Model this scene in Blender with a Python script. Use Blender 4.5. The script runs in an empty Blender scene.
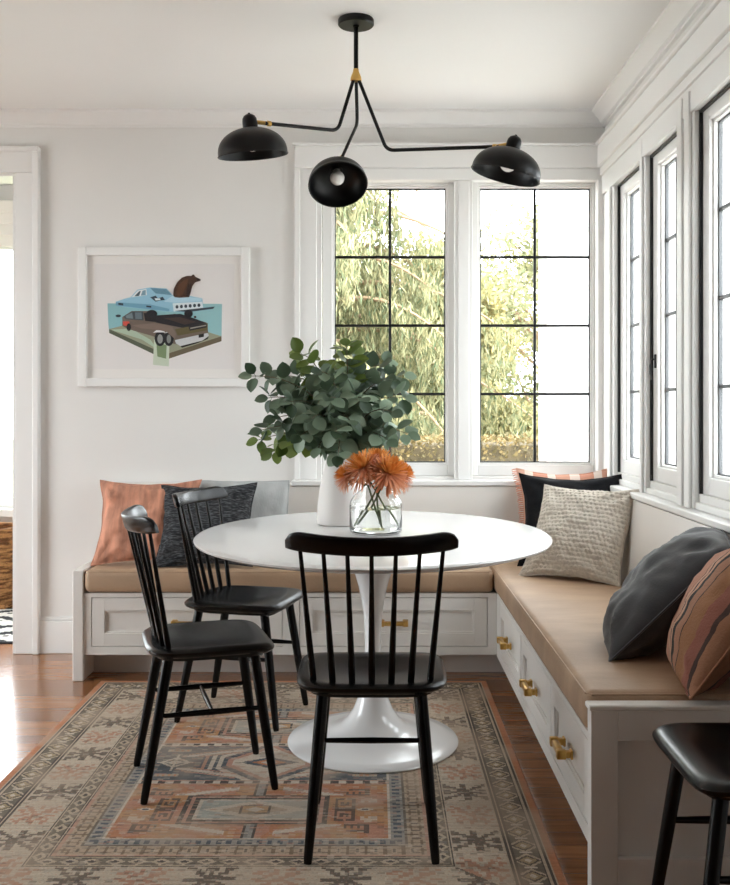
import bpy, bmesh, math, random
import numpy as np
from mathutils import Vector, Matrix, noise
PI = math.pi
R = math.radians
C = bpy.context.scene.collection
random.seed(7)
rng = np.random.RandomState(11)

# ------------------------------------------------------------------ materials
def lin(c):
    return tuple((x/12.92 if x <= .04045 else ((x+.055)/1.055)**2.4) for x in [v/255 for v in c])

def mat(name, rgb, rough=.5, metal=0., var=0., vscale=6., bump=0., bscale=60., coat=0., spec=.5, sheen=0., stretch=(1, 1, 1)):
    m = bpy.data.materials.new(name); m.use_nodes = True
    nt = m.node_tree; b = nt.nodes['Principled BSDF']
    c = lin(rgb)
    b.inputs['Base Color'].default_value = (*c, 1)
    b.inputs['Roughness'].default_value = rough
    b.inputs['Metallic'].default_value = metal
    b.inputs['Specular IOR Level'].default_value = spec
    if coat: b.inputs['Coat Weight'].default_value = coat; b.inputs['Coat Roughness'].default_value = .15
    if sheen: b.inputs['Sheen Weight'].default_value = sheen; b.inputs['Sheen Roughness'].default_value = .5
    tc = nt.nodes.new('ShaderNodeTexCoord'); mp = nt.nodes.new('ShaderNodeMapping')
    mp.inputs['Scale'].default_value = stretch
    nt.links.new(tc.outputs['Object'], mp.inputs['Vector'])
    if var:
        n = nt.nodes.new('ShaderNodeTexNoise'); n.inputs['Scale'].default_value = vscale; n.inputs['Detail'].default_value = 6
        nt.links.new(mp.outputs[0], n.inputs['Vector'])
        r = nt.nodes.new('ShaderNodeValToRGB')
        r.color_ramp.elements[0].position = .3; r.color_ramp.elements[1].position = .7
        r.color_ramp.elements[0].color = (*[x*(1-var) for x in c], 1)
        r.color_ramp.elements[1].color = (*[min(1, x*(1+var)) for x in c], 1)
        nt.links.new(n.outputs[0], r.inputs[0]); nt.links.new(r.outputs[0], b.inputs['Base Color'])
    if bump:
        n = nt.nodes.new('ShaderNodeTexNoise'); n.inputs['Scale'].default_value = bscale; n.inputs['Detail'].default_value = 4
        nt.links.new(mp.outputs[0], n.inputs['Vector'])
        bp = nt.nodes.new('ShaderNodeBump'); bp.inputs['Strength'].default_value = bump; bp.inputs['Distance'].default_value = .01
        nt.links.new(n.outputs[0], bp.inputs['Height']); nt.links.new(bp.outputs[0], b.inputs['Normal'])
    return m

def leaf_mat(name, c0, c1, rough=.5, transl=.0):
    m = bpy.data.materials.new(name); m.use_nodes = True
    nt = m.node_tree; b = nt.nodes['Principled BSDF']
    g = nt.nodes.new('ShaderNodeNewGeometry')
    r = nt.nodes.new('ShaderNodeValToRGB')
    r.color_ramp.elements[0].color = (*lin(c0), 1); r.color_ramp.elements[1].color = (*lin(c1), 1)
    nt.links.new(g.outputs['Random Per Island'], r.inputs[0]); nt.links.new(r.outputs[0], b.inputs['Base Color'])
    b.inputs['Roughness'].default_value = rough
    if transl:
        t = nt.nodes.new('ShaderNodeBsdfTranslucent'); nt.links.new(r.outputs[0], t.inputs['Color'])
        mx = nt.nodes.new('ShaderNodeMixShader'); mx.inputs[0].default_value = transl
        nt.links.new(b.outputs[0], mx.inputs[1]); nt.links.new(t.outputs[0], mx.inputs[2])
        nt.links.new(mx.outputs[0], nt.nodes['Material Output'].inputs[0])
    return m

def thin_glass(name, tint=(1, 1, 1), refl=1.0):
    m = bpy.data.materials.new(name); m.use_nodes = True
    nt = m.node_tree; nt.nodes.remove(nt.nodes['Principled BSDF'])
    t = nt.nodes.new('ShaderNodeBsdfTransparent'); t.inputs[0].default_value = (*tint, 1)
    g = nt.nodes.new('ShaderNodeBsdfGlossy'); g.inputs['Roughness'].default_value = .02
    f = nt.nodes.new('ShaderNodeLayerWeight'); f.inputs['Blend'].default_value = .5
    pw = nt.nodes.new('ShaderNodeMath'); pw.operation = 'POWER'; pw.inputs[1].default_value = 5
    nt.links.new(f.outputs['Facing'], pw.inputs[0])
    mu = nt.nodes.new('ShaderNodeMath'); mu.operation = 'MULTIPLY_ADD'; mu.inputs[1].default_value = .9*refl; mu.inputs[2].default_value = .03*refl
    nt.links.new(pw.outputs[0], mu.inputs[0])
    mx = nt.nodes.new('ShaderNodeMixShader')
    nt.links.new(mu.outputs[0], mx.inputs[0]); nt.links.new(t.outputs[0], mx.inputs[1]); nt.links.new(g.outputs[0], mx.inputs[2])
    nt.links.new(mx.outputs[0], nt.nodes['Material Output'].inputs[0])
    return m

M = {}
M['wall'] = mat('wall_paint', (225, 223, 220), .75, var=.01, vscale=2, bump=.02, bscale=150)
M['ceil'] = mat('ceiling_paint', (232, 232, 231), .8)
M['trim'] = mat('trim_paint', (232, 231, 229), .38)
M['bench'] = mat('bench_paint', (228, 224, 219), .4)
M['black'] = mat('black_lacquer', (5, 5, 6), .27, var=.12, vscale=25, spec=.28, stretch=(1, 1, 4))
M['blackmetal'] = mat('black_metal', (6, 6, 7), .4, spec=.3)
M['blackframe'] = mat('black_bar', (14, 14, 15), .4)
M['gasket'] = mat('grey_gasket', (86, 88, 90), .5)
M['brass'] = mat('brass', (210, 170, 98), .28, metal=1, var=.05)
M['bulb'] = mat('frosted_bulb', (236, 234, 230), .25)
M['tablewhite'] = mat('white_lacquer', (240, 240, 240), .2, coat=.5)
M['leather'] = mat('tan_leather', (172, 143, 116), .55, var=.10, vscale=5, bump=.15, bscale=90, stretch=(1, 3, 1))
M['ceramic'] = mat('matte_ceramic', (226, 221, 217), .55)
M['glass'] = thin_glass('window_glass')
M['print_paper'] = mat('print_paper', (226, 222, 220), .8)
M['mat_board'] = mat('mat_board', (232, 228, 224), .8)
M['artglass'] = thin_glass('picture_glass', (1, 1, 1), .35)
M['stem'] = leaf_mat('green_stem', (62, 82, 40), (96, 110, 60), .5)
M['twig'] = leaf_mat('brown_twig', (84, 72, 56), (108, 96, 70), .6)
M['euc'] = leaf_mat('eucalyptus_leaf', (38, 62, 36), (140, 160, 136), .5, .12)
M['euc2'] = leaf_mat('young_eucalyptus_leaf', (70, 92, 36), (116, 132, 60), .5, .2)
M['mum_out'] = leaf_mat('outer_petal', (198, 126, 84), (228, 168, 130), .6, .15)
M['mum_in'] = leaf_mat('inner_petal', (212, 132, 56), (232, 166, 88), .6, .15)
M['orange'] = mat('faded_orange_cloth', (190, 134, 110), .95, var=.38, vscale=20, bump=.3, bscale=120, stretch=(1.6, 1, .22))
M['darkweave'] = None
M['greylinen'] = mat('pale_grey_linen', (176, 178, 178), .9, var=.14, vscale=14, bump=.2, bscale=160, stretch=(1, 1, .4))
M['blackcloth'] = mat('black_cloth', (17, 17, 20), .9, bump=.2, bscale=200, spec=.2)
M['knit'] = mat('cream_wool', (206, 197, 184), .95, var=.12, vscale=60, bump=.5, bscale=220)
M['charcoal'] = mat('charcoal_suede', (58, 58, 60), .7, var=.12, vscale=8, bump=.1, bscale=200, sheen=.25, spec=.3)
M['tassel'] = mat('pink_fringe', (212, 150, 124), .9, var=.2, vscale=40)
M['basket'] = None

def weave_mat(name, dark, light, sx, sz, thr=.5):
    m = mat(name, dark, .95, bump=.4, bscale=150)
    nt = m.node_tree; b = nt.nodes['Principled BSDF']
    tc = nt.nodes.new('ShaderNodeTexCoord'); mp = nt.nodes.new('ShaderNodeMapping'); mp.inputs['Scale'].default_value = (sx, sx, sz)
    n = nt.nodes.new('ShaderNodeTexNoise'); n.inputs['Scale'].default_value = 1; n.inputs['Detail'].default_value = 3
    r = nt.nodes.new('ShaderNodeValToRGB')
    r.color_ramp.elements[0].position = thr-.06; r.color_ramp.elements[1].position = thr+.16
    r.color_ramp.elements[0].color = (*lin(dark), 1); r.color_ramp.elements[1].color = (*lin(light), 1)
    nt.links.new(tc.outputs['Object'], mp.inputs[0]); nt.links.new(mp.outputs[0], n.inputs['Vector'])
    nt.links.new(n.outputs[0], r.inputs[0]); nt.links.new(r.outputs[0], b.inputs['Base Color'])
    return m
M['darkweave'] = weave_mat('black_flecked_weave', (24, 25, 28), (92, 94, 98), 40, 260, .52)
M['basket'] = weave_mat('woven_seagrass', (104, 66, 36), (190, 140, 88), 12, 70, .45)
M['wovenrug'] = weave_mat('black_white_weave', (30, 32, 36), (220, 218, 214), 9, 9, .5)

def stripe_mat(name, stops, axis='X', scale=1., off=0., rough=.85):
    """stripes across a cushion: stops = [(pos, rgb)...] constant ramp over object coordinate"""
    m = mat(name, (128, 128, 128), rough, bump=.25, bscale=180)
    nt = m.node_tree; b = nt.nodes['Principled BSDF']
    tc = nt.nodes.new('ShaderNodeTexCoord'); sp = nt.nodes.new('ShaderNodeSeparateXYZ')
    nt.links.new(tc.outputs['Object'], sp.inputs[0])
    mr = nt.nodes.new('ShaderNodeMath'); mr.operation = 'MULTIPLY_ADD'; mr.inputs[1].default_value = scale; mr.inputs[2].default_value = off
    nt.links.new(sp.outputs[axis], mr.inputs[0])
    r = nt.nodes.new('ShaderNodeValToRGB'); r.color_ramp.interpolation = 'CONSTANT'
    els = r.color_ramp.elements
    els[0].position = stops[0][0]; els[0].color = (*lin(stops[0][1]), 1)
    els[1].position = stops[1][0]; els[1].color = (*lin(stops[1][1]), 1)
    for p, c in stops[2:]:
        e = els.new(p); e.color = (*lin(c), 1)
    nt.links.new(mr.outputs[0], r.inputs[0]); nt.links.new(r.outputs[0], b.inputs['Base Color'])
    return m

def floor_mat():
    m = mat('oak_floor', (150, 96, 58), .24, coat=.6, bump=.03, bscale=200)
    nt = m.node_tree; b = nt.nodes['Principled BSDF']
    tc = nt.nodes.new('ShaderNodeTexCoord')
    br = nt.nodes.new('ShaderNodeTexBrick')
    br.offset = .37; br.inputs['Scale'].default_value = 1
    br.inputs['Brick Width'].default_value = 1.15; br.inputs['Row Height'].default_value = .083
    br.inputs['Mortar Size'].default_value = .0012; br.inputs['Mortar Smooth'].default_value = .3
    br.inputs['Color1'].default_value = (*lin((170, 114, 70)), 1); br.inputs['Color2'].default_value = (*lin((132, 84, 48)), 1)
    br.inputs['Mortar'].default_value = (*lin((74, 44, 26)), 1)
    nt.links.new(tc.outputs['Object'], br.inputs['Vector'])
    mp = nt.nodes.new('ShaderNodeMapping'); mp.inputs['Scale'].default_value = (2.2, 34, 1)
    nt.links.new(tc.outputs['Object'], mp.inputs[0])
    n = nt.nodes.new('ShaderNodeTexNoise'); n.inputs['Scale'].default_value = 2; n.inputs['Detail'].default_value = 8; n.inputs['Distortion'].default_value = .6
    nt.links.new(mp.outputs[0], n.inputs['Vector'])
    r = nt.nodes.new('ShaderNodeValToRGB')
    r.color_ramp.elements[0].position = .3; r.color_ramp.elements[0].color = (.72, .68, .64, 1)
    r.color_ramp.elements[1].position = .65; r.color_ramp.elements[1].color = (1.1, 1.1, 1.1, 1)
    nt.links.new(n.outputs[0], r.inputs[0])
    mx = nt.nodes.new('ShaderNodeMix'); mx.data_type = 'RGBA'; mx.blend_type = 'MULTIPLY'; mx.inputs[0].default_value = 1
    nt.links.new(br.outputs['Color'], mx.inputs[6]); nt.links.new(r.outputs[0], mx.inputs[7])
    nt.links.new(mx.outputs[2], b.inputs['Base Color'])
    return m
M['floor'] = floor_mat()

# ------------------------------------------------------------------ mesh builder
class MB:
    def __init__(s): s.v = []; s.f = []; s.mi = []
    def add(s, vs, fs, mi=0):
        o = len(s.v); s.v += [tuple(p) for p in vs]
        s.f += [tuple(i+o for i in f) for f in fs]; s.mi += [mi]*len(fs)
        return s
    def box(s, x0, x1, y0, y1, z0, z1, bev=.003, seg=1, mi=0):
        x0, x1 = min(x0, x1), max(x0, x1); y0, y1 = min(y0, y1), max(y0, y1); z0, z1 = min(z0, z1), max(z0, z1)
        bm = bmesh.new(); bmesh.ops.create_cube(bm, size=1)
        for v in bm.verts:
            v.co = Vector(((x0+x1)/2+v.co.x*(x1-x0), (y0+y1)/2+v.co.y*(y1-y0), (z0+z1)/2+v.co.z*(z1-z0)))
        bev = min(bev, .45*min(x1-x0, y1-y0, z1-z0))
        if bev > 0:
            bmesh.ops.bevel(bm, geom=bm.edges[:], offset=bev, segments=seg, profile=.5, affect='EDGES')
        bm.verts.index_update()
        s.add([v.co for v in bm.verts], [[v.index for v in f.verts] for f in bm.faces], mi); bm.free()
        return s
    def tube(s, pts, rad, n=10, cap=True, mi=0):
        pts = [Vector(p) for p in pts]
        if not hasattr(rad, '__len__'): rad = [rad]*len(pts)
        vs = []; fs = []
        prev = None
        for i, p in enumerate(pts):
            t = (pts[min(i+1, len(pts)-1)]-pts[max(i-1, 0)]).normalized()
            if prev is None:
                a = Vector((0, 0, 1)) if abs(t.z) < .9 else Vector((1, 0, 0))
                u = t.cross(a).normalized()
            else:
                u = (prev-t*prev.dot(t)).normalized()
            prev = u; w = t.cross(u)
            for k in range(n):
                a = 2*PI*k/n
                vs.append(p+(u*math.cos(a)+w*math.sin(a))*rad[i])
        for i in range(len(pts)-1):
            for k in range(n):
                k2 = (k+1) % n
                fs.append((i*n+k, i*n+k2, (i+1)*n+k2, (i+1)*n+k))
        if cap:
            fs.append(tuple(range(n-1, -1, -1))); fs.append(tuple((len(pts)-1)*n+k for k in range(n)))
        return s.add(vs, fs, mi)
    def lathe(s, prof, n=40, c=(0, 0, 0), sy=1., mat4=None, mi=0, close=True):
        vs = []; fs = []
        for r, z in prof:
            for k in range(n):
                a = 2*PI*k/n
                p = Vector((r*math.cos(a), r*sy*math.sin(a), z))
                if mat4 is not None: p = mat4 @ p
                vs.append(p+Vector(c))
        m = len(prof)
        for i in range(m-1):
            for k in range(n):
                k2 = (k+1) % n
                fs.append((i*n+k, i*n+k2, (i+1)*n+k2, (i+1)*n+k))
        if close:
            if prof[0][0] > 1e-5: fs.append(tuple(range(n-1, -1, -1)))
            if prof[-1][0] > 1e-5: fs.append(tuple((m-1)*n+k for k in range(n)))
        return s.add(vs, fs, mi)
    def grid(s, nu, nv, fn, mi=0, closed_u=False):
        vs = [fn(i/(nu if closed_u else nu-1), j/(nv-1)) for j in range(nv) for i in range(nu)]
        fs = []
        for j in range(nv-1):
            for i in range(nu if closed_u else nu-1):
                i2 = (i+1) % nu
                fs.append((j*nu+i, j*nu+i2, (j+1)*nu+i2, (j+1)*nu+i))
        return s.add(vs, fs, mi)
    def prism_y(s, poly, y0, y1, mi=0):
        """polygon in x,z extruded along y"""
        n = len(poly)
        vs = [(x, y0, z) for x, z in poly]+[(x, y1, z) for x, z in poly]
        fs = [tuple(range(n)), tuple(range(2*n-1, n-1, -1))]+[(i, n+i, n+(i+1) % n, (i+1) % n) for i in range(n)]
        return s.add(vs, fs, mi)
    def extrude(s, prof, p0, p1, ax, up, mi=0):
        """profile (a,b) along direction p0->p1; a along ax, b along up"""
        p0 = Vector(p0); p1 = Vector(p1); ax = Vector(ax); up = Vector(up); n = len(prof)
        vs = [p0+ax*a+up*b for a, b in prof]+[p1+ax*a+up*b for a, b in prof]
        fs = [tuple(range(n)), tuple(range(2*n-1, n-1, -1))]+[(i, n+i, n+(i+1) % n, (i+1) % n) for i in range(n)]
        return s.add(vs, fs, mi)
    def build(s, name, mats, parent=None, sharp=35):
        me = bpy.data.meshes.new(name)
        me.from_pydata(s.v, [], s.f)
        if not isinstance(mats, (list, tuple)): mats = [mats]
        for m in mats: me.materials.append(m)
        if len(mats) > 1: me.polygons.foreach_set('material_index', s.mi)
        bm = bmesh.new(); bm.from_mesh(me)
        bmesh.ops.remove_doubles(bm, verts=bm.verts[:], dist=1e-6)
        bmesh.ops.recalc_face_normals(bm, faces=bm.faces[:]); bm.to_mesh(me); bm.free()
        if sharp:
            me.polygons.foreach_set('use_smooth', [True]*len(me.polygons))
            me.set_sharp_from_angle(angle=R(sharp))
        me.update()
        o = bpy.data.objects.new(name, me); C.objects.link(o)
        if parent: o.parent = parent
        return o

def raw(name, v, f, m, parent=None, smooth=False):
    me = bpy.data.meshes.new(name); me.from_pydata(v, [], f); me.materials.append(m)
    if smooth: me.polygons.foreach_set('use_smooth', [True]*len(me.polygons))
    o = bpy.data.objects.new(name, me); C.objects.link(o)
    if parent: o.parent = parent
    return o

def tag(o, label=None, cat=None, group=None, kind=None):
    if label: o['label'] = label
    if cat: o['category'] = cat
    if group: o['group'] = group
    if kind: o['kind'] = kind
    return o
def thing(name, label, cat, loc=(0, 0, 0), rotz=0, group=None, kind=None):
    o = bpy.data.objects.new(name, None); C.objects.link(o)
    o.location = loc; o.rotation_euler = (0, 0, rotz); o.empty_display_size = .1
    return tag(o, label, cat, group, kind)
def copy_thing(root, loc, rotz, label, group=None):
    r = root.copy(); C.objects.link(r); r.location = loc; r.rotation_euler = (0, 0, rotz); r['label'] = label
    if group: r['group'] = group
    for ch in list(root.children):
        c = ch.copy(); C.objects.link(c); c.parent = r
        for g in list(ch.children):
            d = g.copy(); C.objects.link(d); d.parent = c
    return r
def struct(o, label=None, cat=None):
    o['kind'] = 'structure'
    return tag(o, label, cat)
def P(x, y, Y):
    """the point at depth Y seen at photo pixel x, y (camera study)"""
    return Vector(((x-375.5)*Y/1000, Y, 1.2-(y-407)*Y/1000))
def round_path(pts, r, n=6):
    pts = [Vector(p) for p in pts]; out = [pts[0]]
    for i in range(1, len(pts)-1):
        a = (pts[i-1]-pts[i]).normalized(); b = (pts[i+1]-pts[i]).normalized()
        p0 = pts[i]+a*r; p1 = pts[i]+b*r
        for k in range(n+1):
            t = k/n
            out.append(p0*(1-t)**2+pts[i]*2*t*(1-t)+p1*t*t)
    out.append(pts[-1]); return out
# ------------------------------------------------------------------ camera
cam = bpy.data.cameras.new('camera'); co = bpy.data.objects.new('camera', cam); C.objects.link(co)
bpy.context.scene.camera = co
co.location = (0, 0, 1.2); co.rotation_euler = (PI/2, 0, 0)
cam.sensor_fit = 'VERTICAL'; cam.sensor_height = 36; cam.lens = 36*1000/885
cam.shift_x = -10.5/885; cam.shift_y = -35.5/885

# ------------------------------------------------------------------ room shell
H = 2.63; YW = 4.88; XR = 1.12; XL = -3.4; YB = -3.4
f = MB().box(XL-1.2, XR+.14, YB, 6.6, -.1, 0, 0).build('floor', M['floor']); struct(f)
f = MB().box(XL-1.2, XR+.14, YB, 6.6, H, H+.1, 0).build('ceiling', M['ceil']); struct(f)
w = MB()
w.box(XL-1.2, -3.05, YW, 5.02, 0, H, 0)
w.box(-3.05, -1.75, YW, 5.02, 2.337, H, 0)
w.box(-1.75, -.27, YW, 5.02, 0, H, 0)
w.box(-.27, XR, YW, 5.02, 0, .86, 0)
w.box(-.27, XR, YW, 5.02, 2.335, H, 0)
w.box(.405, .455, 4.885, 5.02, .86, 2.335, 0)
w.box(XR, XR+.14, YW, 5.02, 0, H, 0)
struct(w.build('wall_back', M['wall'], sharp=0))
WIN = [(4.16, 4.62), (3.636, 4.076), (2.98, 3.456)]
w = MB()
def rwall(y0, y1, z0, z1): w.box(XR, XR+.14, y0, y1, z0, z1, 0)
rwall(YB, YW, 0, .9)
rwall(YB, YW, 2.225, H)
rwall(4.62, YW, .9, 2.225); rwall(4.076, 4.16, .9, 2.225); rwall(3.456, 3.636, .9, 2.225)
rwall(YB, 2.98, .9, 2.225)
struct(w.build('wall_right', M['wall'], sharp=0))
w = MB()
w.box(XL-.12, XL, YB, 2.6, 0, H, 0).box(XL-.12, XL, 2.6, 4.1, 2.3, H, 0).box(XL-.12, XL, 4.1, YW, 0, H, 0).box(XL-.12, XL, 2.6, 4.1, 0, .25, 0)
struct(w.build('wall_left', M['wall'], sharp=0))
w = MB(); w.box(XL-1.2, XR+.14, YB-.12, YB, 0, H, 0)
struct(w.build('wall_rear', mat('grey_wall_paint', (128, 122, 116), .8), sharp=0))  # unseen wall, coloured dark grey to cut bounce light

# crown moulding, frieze, casings
crown = [(0, 0), (.082, 0), (.082, -.012), (.07, -.016), (.06, -.028), (.04, -.038), (.03, -.052), (.016, -.056), (.016, -.066), (0, -.066)]
t = MB()
t.extrude(crown, (XL, YW, H), (XR, YW, H), (0, -1, 0), (0, 0, 1))
struct(t.build('trim_1', M['trim']))
t = MB()
t.extrude(crown, (XR, YB, H), (XR, YW, H), (-1, 0, 0), (0, 0, 1))
struct(t.build('trim_2', M['trim']))
t = MB()
t.box(-.39, XR, 4.825, YW+.002, 2.357, 2.4605, .003).box(-.40, XR, 4.812, YW+.002, 2.4605, 2.474, .003)
t.box(-.283, XR, 4.843, 4.90, 2.300, 2.356, .002)
struct(t.build('trim_3', M['trim']))
t = MB()
t.box(1.07, XR+.002, YB, 4.8245, 2.357, 2.4605, .003).box(1.058, XR+.002, YB, 4.8115, 2.4605, 2.474, .003)
t.box(1.094, XR+.002, 2.36, 4.842, 2.225, 2.3175, .002).box(1.086, XR+.002, 2.36, 4.842, 2.318, 2.3565, .002)
struct(t.build('trim_4', M['trim']))
# casing boards round the back windows
t = MB()
t.box(-.39, -.285, 4.852, YW+.002, .847, 2.3575, .003).box(-.392, -.366, 4.840, 4.853, .847, 2.3575, .003)
t.box(-.2855, -.262, 4.866, 4.894, .847, 2.3, .002)
t.box(.383, .472, 4.852, 4.884, .847, 2.299, .003).box(.40, .455, 4.842, 4.853, .847, 2.299, .003)
t.box(1.075, XR+.002, 4.831, 4.894, .847, 2.299, .003)
struct(t.build('trim_5', M['trim']))
t = MB()
for y0, y1, k in ((4.62, 4.83, 0), (4.076, 4.16, 1), (3.456, 3.636, 2), (2.36, 2.98, 3)):
    t.box(1.10, XR+.002, y0, y1, .8475, 2.2245, .003)
    if k == 2: t.box(1.088, 1.1005, y0+.02, y0+.075, .8475, 2.30, .003); t.box(1.088, 1.1005, y1-.075, y1-.02, .8475, 2.30, .003)
    if k == 1: t.box(1.090, 1.1005, y0+.024, y1-.024, .8475, 2.30, .003)
    if k == 0: t.box(1.088, 1.1005, y0+.03, y0+.08, .8475, 2.224, .003)
    if k == 3: t.box(1.088, 1.1005, y1-.08, y1-.03, .8475, 2.30, .003)
struct(t.build('trim_6', M['trim']))
# stools (window sills) with an apron
t = MB()
t.box(-.405, 1.07, 4.785, 4.93, .822, .847, .004).box(-.39, 1.08, 4.80, 4.9, .79, .822, .003)
t.box(-.262, XR-.001, 4.888, 4.95, .8472, .8615, .002)
struct(t.build('trim_7', M['trim']))
t = MB()
t.box(1.055, XR+.01, 2.47, 4.80, .822, .847, .004)
for y0, y1 in WIN: t.box(1.104, 1.2, y0+.001, y1-.001, .8472, .872, .003).box(1.119, 1.2, y0+.001, y1-.001, .872, .8995, .003)
struct(t.build('trim_8', M['trim']))
# door casing
t = MB()
t.box(-1.75, -1.634, 4.856, YW+.002, 0, 2.337, .003).box(-1.662, -1.632, 4.838, 4.857, 0, 2.4395, .004)
t.box(-3.15, -1.634, 4.8561, YW+.002, 2.3375, 2.463, .003).box(-3.17, -1.632, 4.838, 4.857, 2.44, 2.463, .004)
t.box(-3.17, -3.05, 4.856, YW+.002, 0, 2.337, .003)
t.box(-1.764, -1.7505, 4.861, 5.03, 0, 2.322, .002).box(-3.05, -1.7505, 4.861, 5.03, 2.323, 2.3365, .002)
struct(t.build('trim_9', M['trim']))
b = MB(); b.box(-1.634, -1.325, 4.862, YW+.002, 0, .158, .003).box(-1.634, -1.325, 4.868, YW+.002, .158, .178, .004)
struct(b.build('baseboard_back', M['trim']))

# ------------------------------------------------------------------ windows
def window(n, loc, rotz, w, h, gl, gr, gb, gt, cols, rows, track, handle=False):
    """local x along the wall, y outward, z up from the opening's foot; g* = sash rail widths"""
    t = thing(f'window_{n}', None, None, loc, rotz); t['kind'] = 'structure'
    fr = MB(); d0, d1 = (.013, .058) if track else (.018, .062)
    fr.box(0, gl, d0, d1, 0, h, .003).box(w-gr, w, d0, d1, 0, h, .003).box(gl, w-gr, d0, d1, 0, gb, .003).box(gl, w-gr, d0, d1, h-gt, h, .003)
    # stepped glazing bead
    q = .010; e0 = d0+.014
    fr.box(gl, gl+q, e0, d1, gb, h-gt, .002).box(w-gr-q, w-gr, e0, d1, gb, h-gt, .002)
    fr.box(gl+q, w-gr-q, e0, d1, gb, gb+q, .002).box(gl+q, w-gr-q, e0, d1, h-gt-q, h-gt, .002)
    fr.build('sash', M['trim'], t)
    x0, x1, z0, z1 = gl+q, w-gr-q, gb+q, h-gt-q
    MB().box(x0-.004, x1+.004, .046, .050, z0-.004, z1+.004, 0).build('glass_pane', M['glass'], t)
    mu = MB(); m = .0065
    xs = [x0+(x1-x0)*i/cols for i in range(cols+1)]; zs = [z0+(z1-z0)*j/rows for j in range(rows+1)]
    for x in xs[1:-1]: mu.box(x-m, x+m, .040, .056, z0, z1, .002)
    for z in zs[1:-1]:
        for i in range(cols): mu.box(xs[i]+(m if i else 0), xs[i+1]-(m if i < cols-1 else 0), .0402, .0558, z-m, z+m, .002)
    tag(mu.build('glazing_bars', M['blackframe'], t), 'thin black glazing bars')
    mu = MB(); e = .006
    mu.box(x0, x0+e, .041, .056, z0, z1, .001).box(x1-e, x1, .041, .056, z0, z1, .001)
    mu.box(x0+e, x1-e, .041, .056, z0, z0+e, .001).box(x0+e, x1-e, .041, .056, z1-e, z1, .001)
    mu.build('gasket', M['gasket'] if track else M['blackframe'], t)
    if track:
        k = MB(); a = .006
        k.box(0, a, .0, .0125, 0, h, .001).box(w-a, w, .0, .0125, 0, h, .001).box(a, w-a, .0, .0125, h-a-.004, h, .001)
        tag(k.build('track', M['blackframe'], t), 'black weather strip track')
    if handle:
        hb = MB(); cx = gl*.66; zc = handle
        hb.box(cx-.006, cx+.006, .006, .0145, zc-.028, zc+.028, .002)
        hb.tube([(cx, .010, zc+.008), (cx-.004, -.001, zc+.006), (cx-.009, -.007, zc-.02), (cx-.007, -.007, zc-.05), (cx-.002, -.003, zc-.075)], [.0045, .005, .005, .0045, .004], 8)
        tag(hb.build('handle', M['blackmetal'], t), 'curved dark window latch')
    return t
zb = .862
window(1, (-.262, 4.895, zb), 0, .667, 2.335-zb, .05, .05, .054, .047, 2, 4, False)
window(2, (.455, 4.895, zb), 0, .663, 2.335-zb, .05, .05, .054, .047, 2, 4, False)
for i, (y0, y1) in enumerate(WIN):
    window(3+i, (1.118, y1, .90), -PI/2, y1-y0, 2.225-.90, .065, .065, .06, .05, 2, 4, True, handle=.485 if i == 1 else False)
# plain window with a centre post, also used for unseen light openings
def plain_window(n, loc, rotz, w, h):
    t = thing(f'window_{n}', None, None, loc, rotz); t['kind'] = 'structure'
    fr = MB(); s = .06
    fr.box(0, s, .02, .06, 0, h).box(w-s, w, .02, .06, 0, h).box(0, w, .02, .06, 0, s).box(0, w, .02, .06, h-s, h).box(w/2-.03, w/2+.03, .02, .06, 0, h)
    fr.build('sash', M['trim'], t)
    MB().box(s, w-s, .038, .042, s, h-s, 0).build('glass_pane', M['glass'], t)
plain_window(6, (XL, 2.6, .25), PI/2, 1.5, 2.05)  # unseen window, added and sized for daylight from the left

# ------------------------------------------------------------------ the room beyond the doorway
w = MB()
w.box(-4.8, -3.35, 6.45, 6.6, 0, H, 0).box(-3.35, -1.95, 6.45, 6.6, 0, .55, 0).box(-3.35, -1.95, 6.45, 6.6, 2.28, H, 0).box(-1.95, -.9, 6.45, 6.6, 0, H, 0)
w.box(-.98, -.9, 5.02, 6.45, 0, H, 0)
struct(w.build('wall_far', M['wall'], sharp=0))
w = MB(); w.box(-4.92, -4.8, 5.02, 5.25, 0, H, 0).box(-4.92, -4.8, 6.25, 6.6, 0, H, 0).box(-4.92, -4.8, 5.25, 6.25, 0, .55, 0).box(-4.92, -4.8, 5.25, 6.25, 2.28, H, 0)
struct(w.build('wall_far_left', M['wall'], sharp=0))
plain_window(7, (-3.35, 6.45, .55), 0, 1.4, 1.73)
plain_window(8, (-4.8, 5.25, .55), PI/2, 1.0, 1.73)  # unseen window added to brighten the next room
t = MB(); t.box(-3.5, -1.8, 6.34, 6.46, .50, .55, .004).box(-3.45, -1.85, 6.42, 6.46, 2.28, 2.38, .003).box(-1.95, -1.85, 6.42, 6.46, .55, 2.3, .003)
struct(t.build('trim_10', M['trim']))
sh = MB()
for k in range(4): sh.box(-3.33, -1.97, 6.36-.01*k, 6.40, 2.22+.07*k, 2.30+.07*k, .006)
tag(sh.build('roman_shade', leaf_mat('cream_blind', (244, 240, 233), (244, 240, 233), .9, .2)), 'folded cream fabric blind at the top of the next room window', 'blind')
bk = thing('woven_basket', 'brown woven basket on the floor of the next room, past the doorway', 'basket', (-2.42, 6.05, 0))
bm_ = MB()
def bas(u, v):
    a = 2*PI*u; z = .008+.46*v; k = .9+.1*math.sin(PI*min(1, v*.9))
    r = k*(1+.012*math.sin(38*a+ (PI if int(v*22) % 2 else 0)))
    c, s = math.cos(a), math.sin(a); e = .5
    return (math.copysign(abs(c)**e, c)*.27*r, math.copysign(abs(s)**e, s)*.20*r, z+.004*math.sin(v*22*PI))
bm_.grid(152, 45, bas, closed_u=True)
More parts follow.
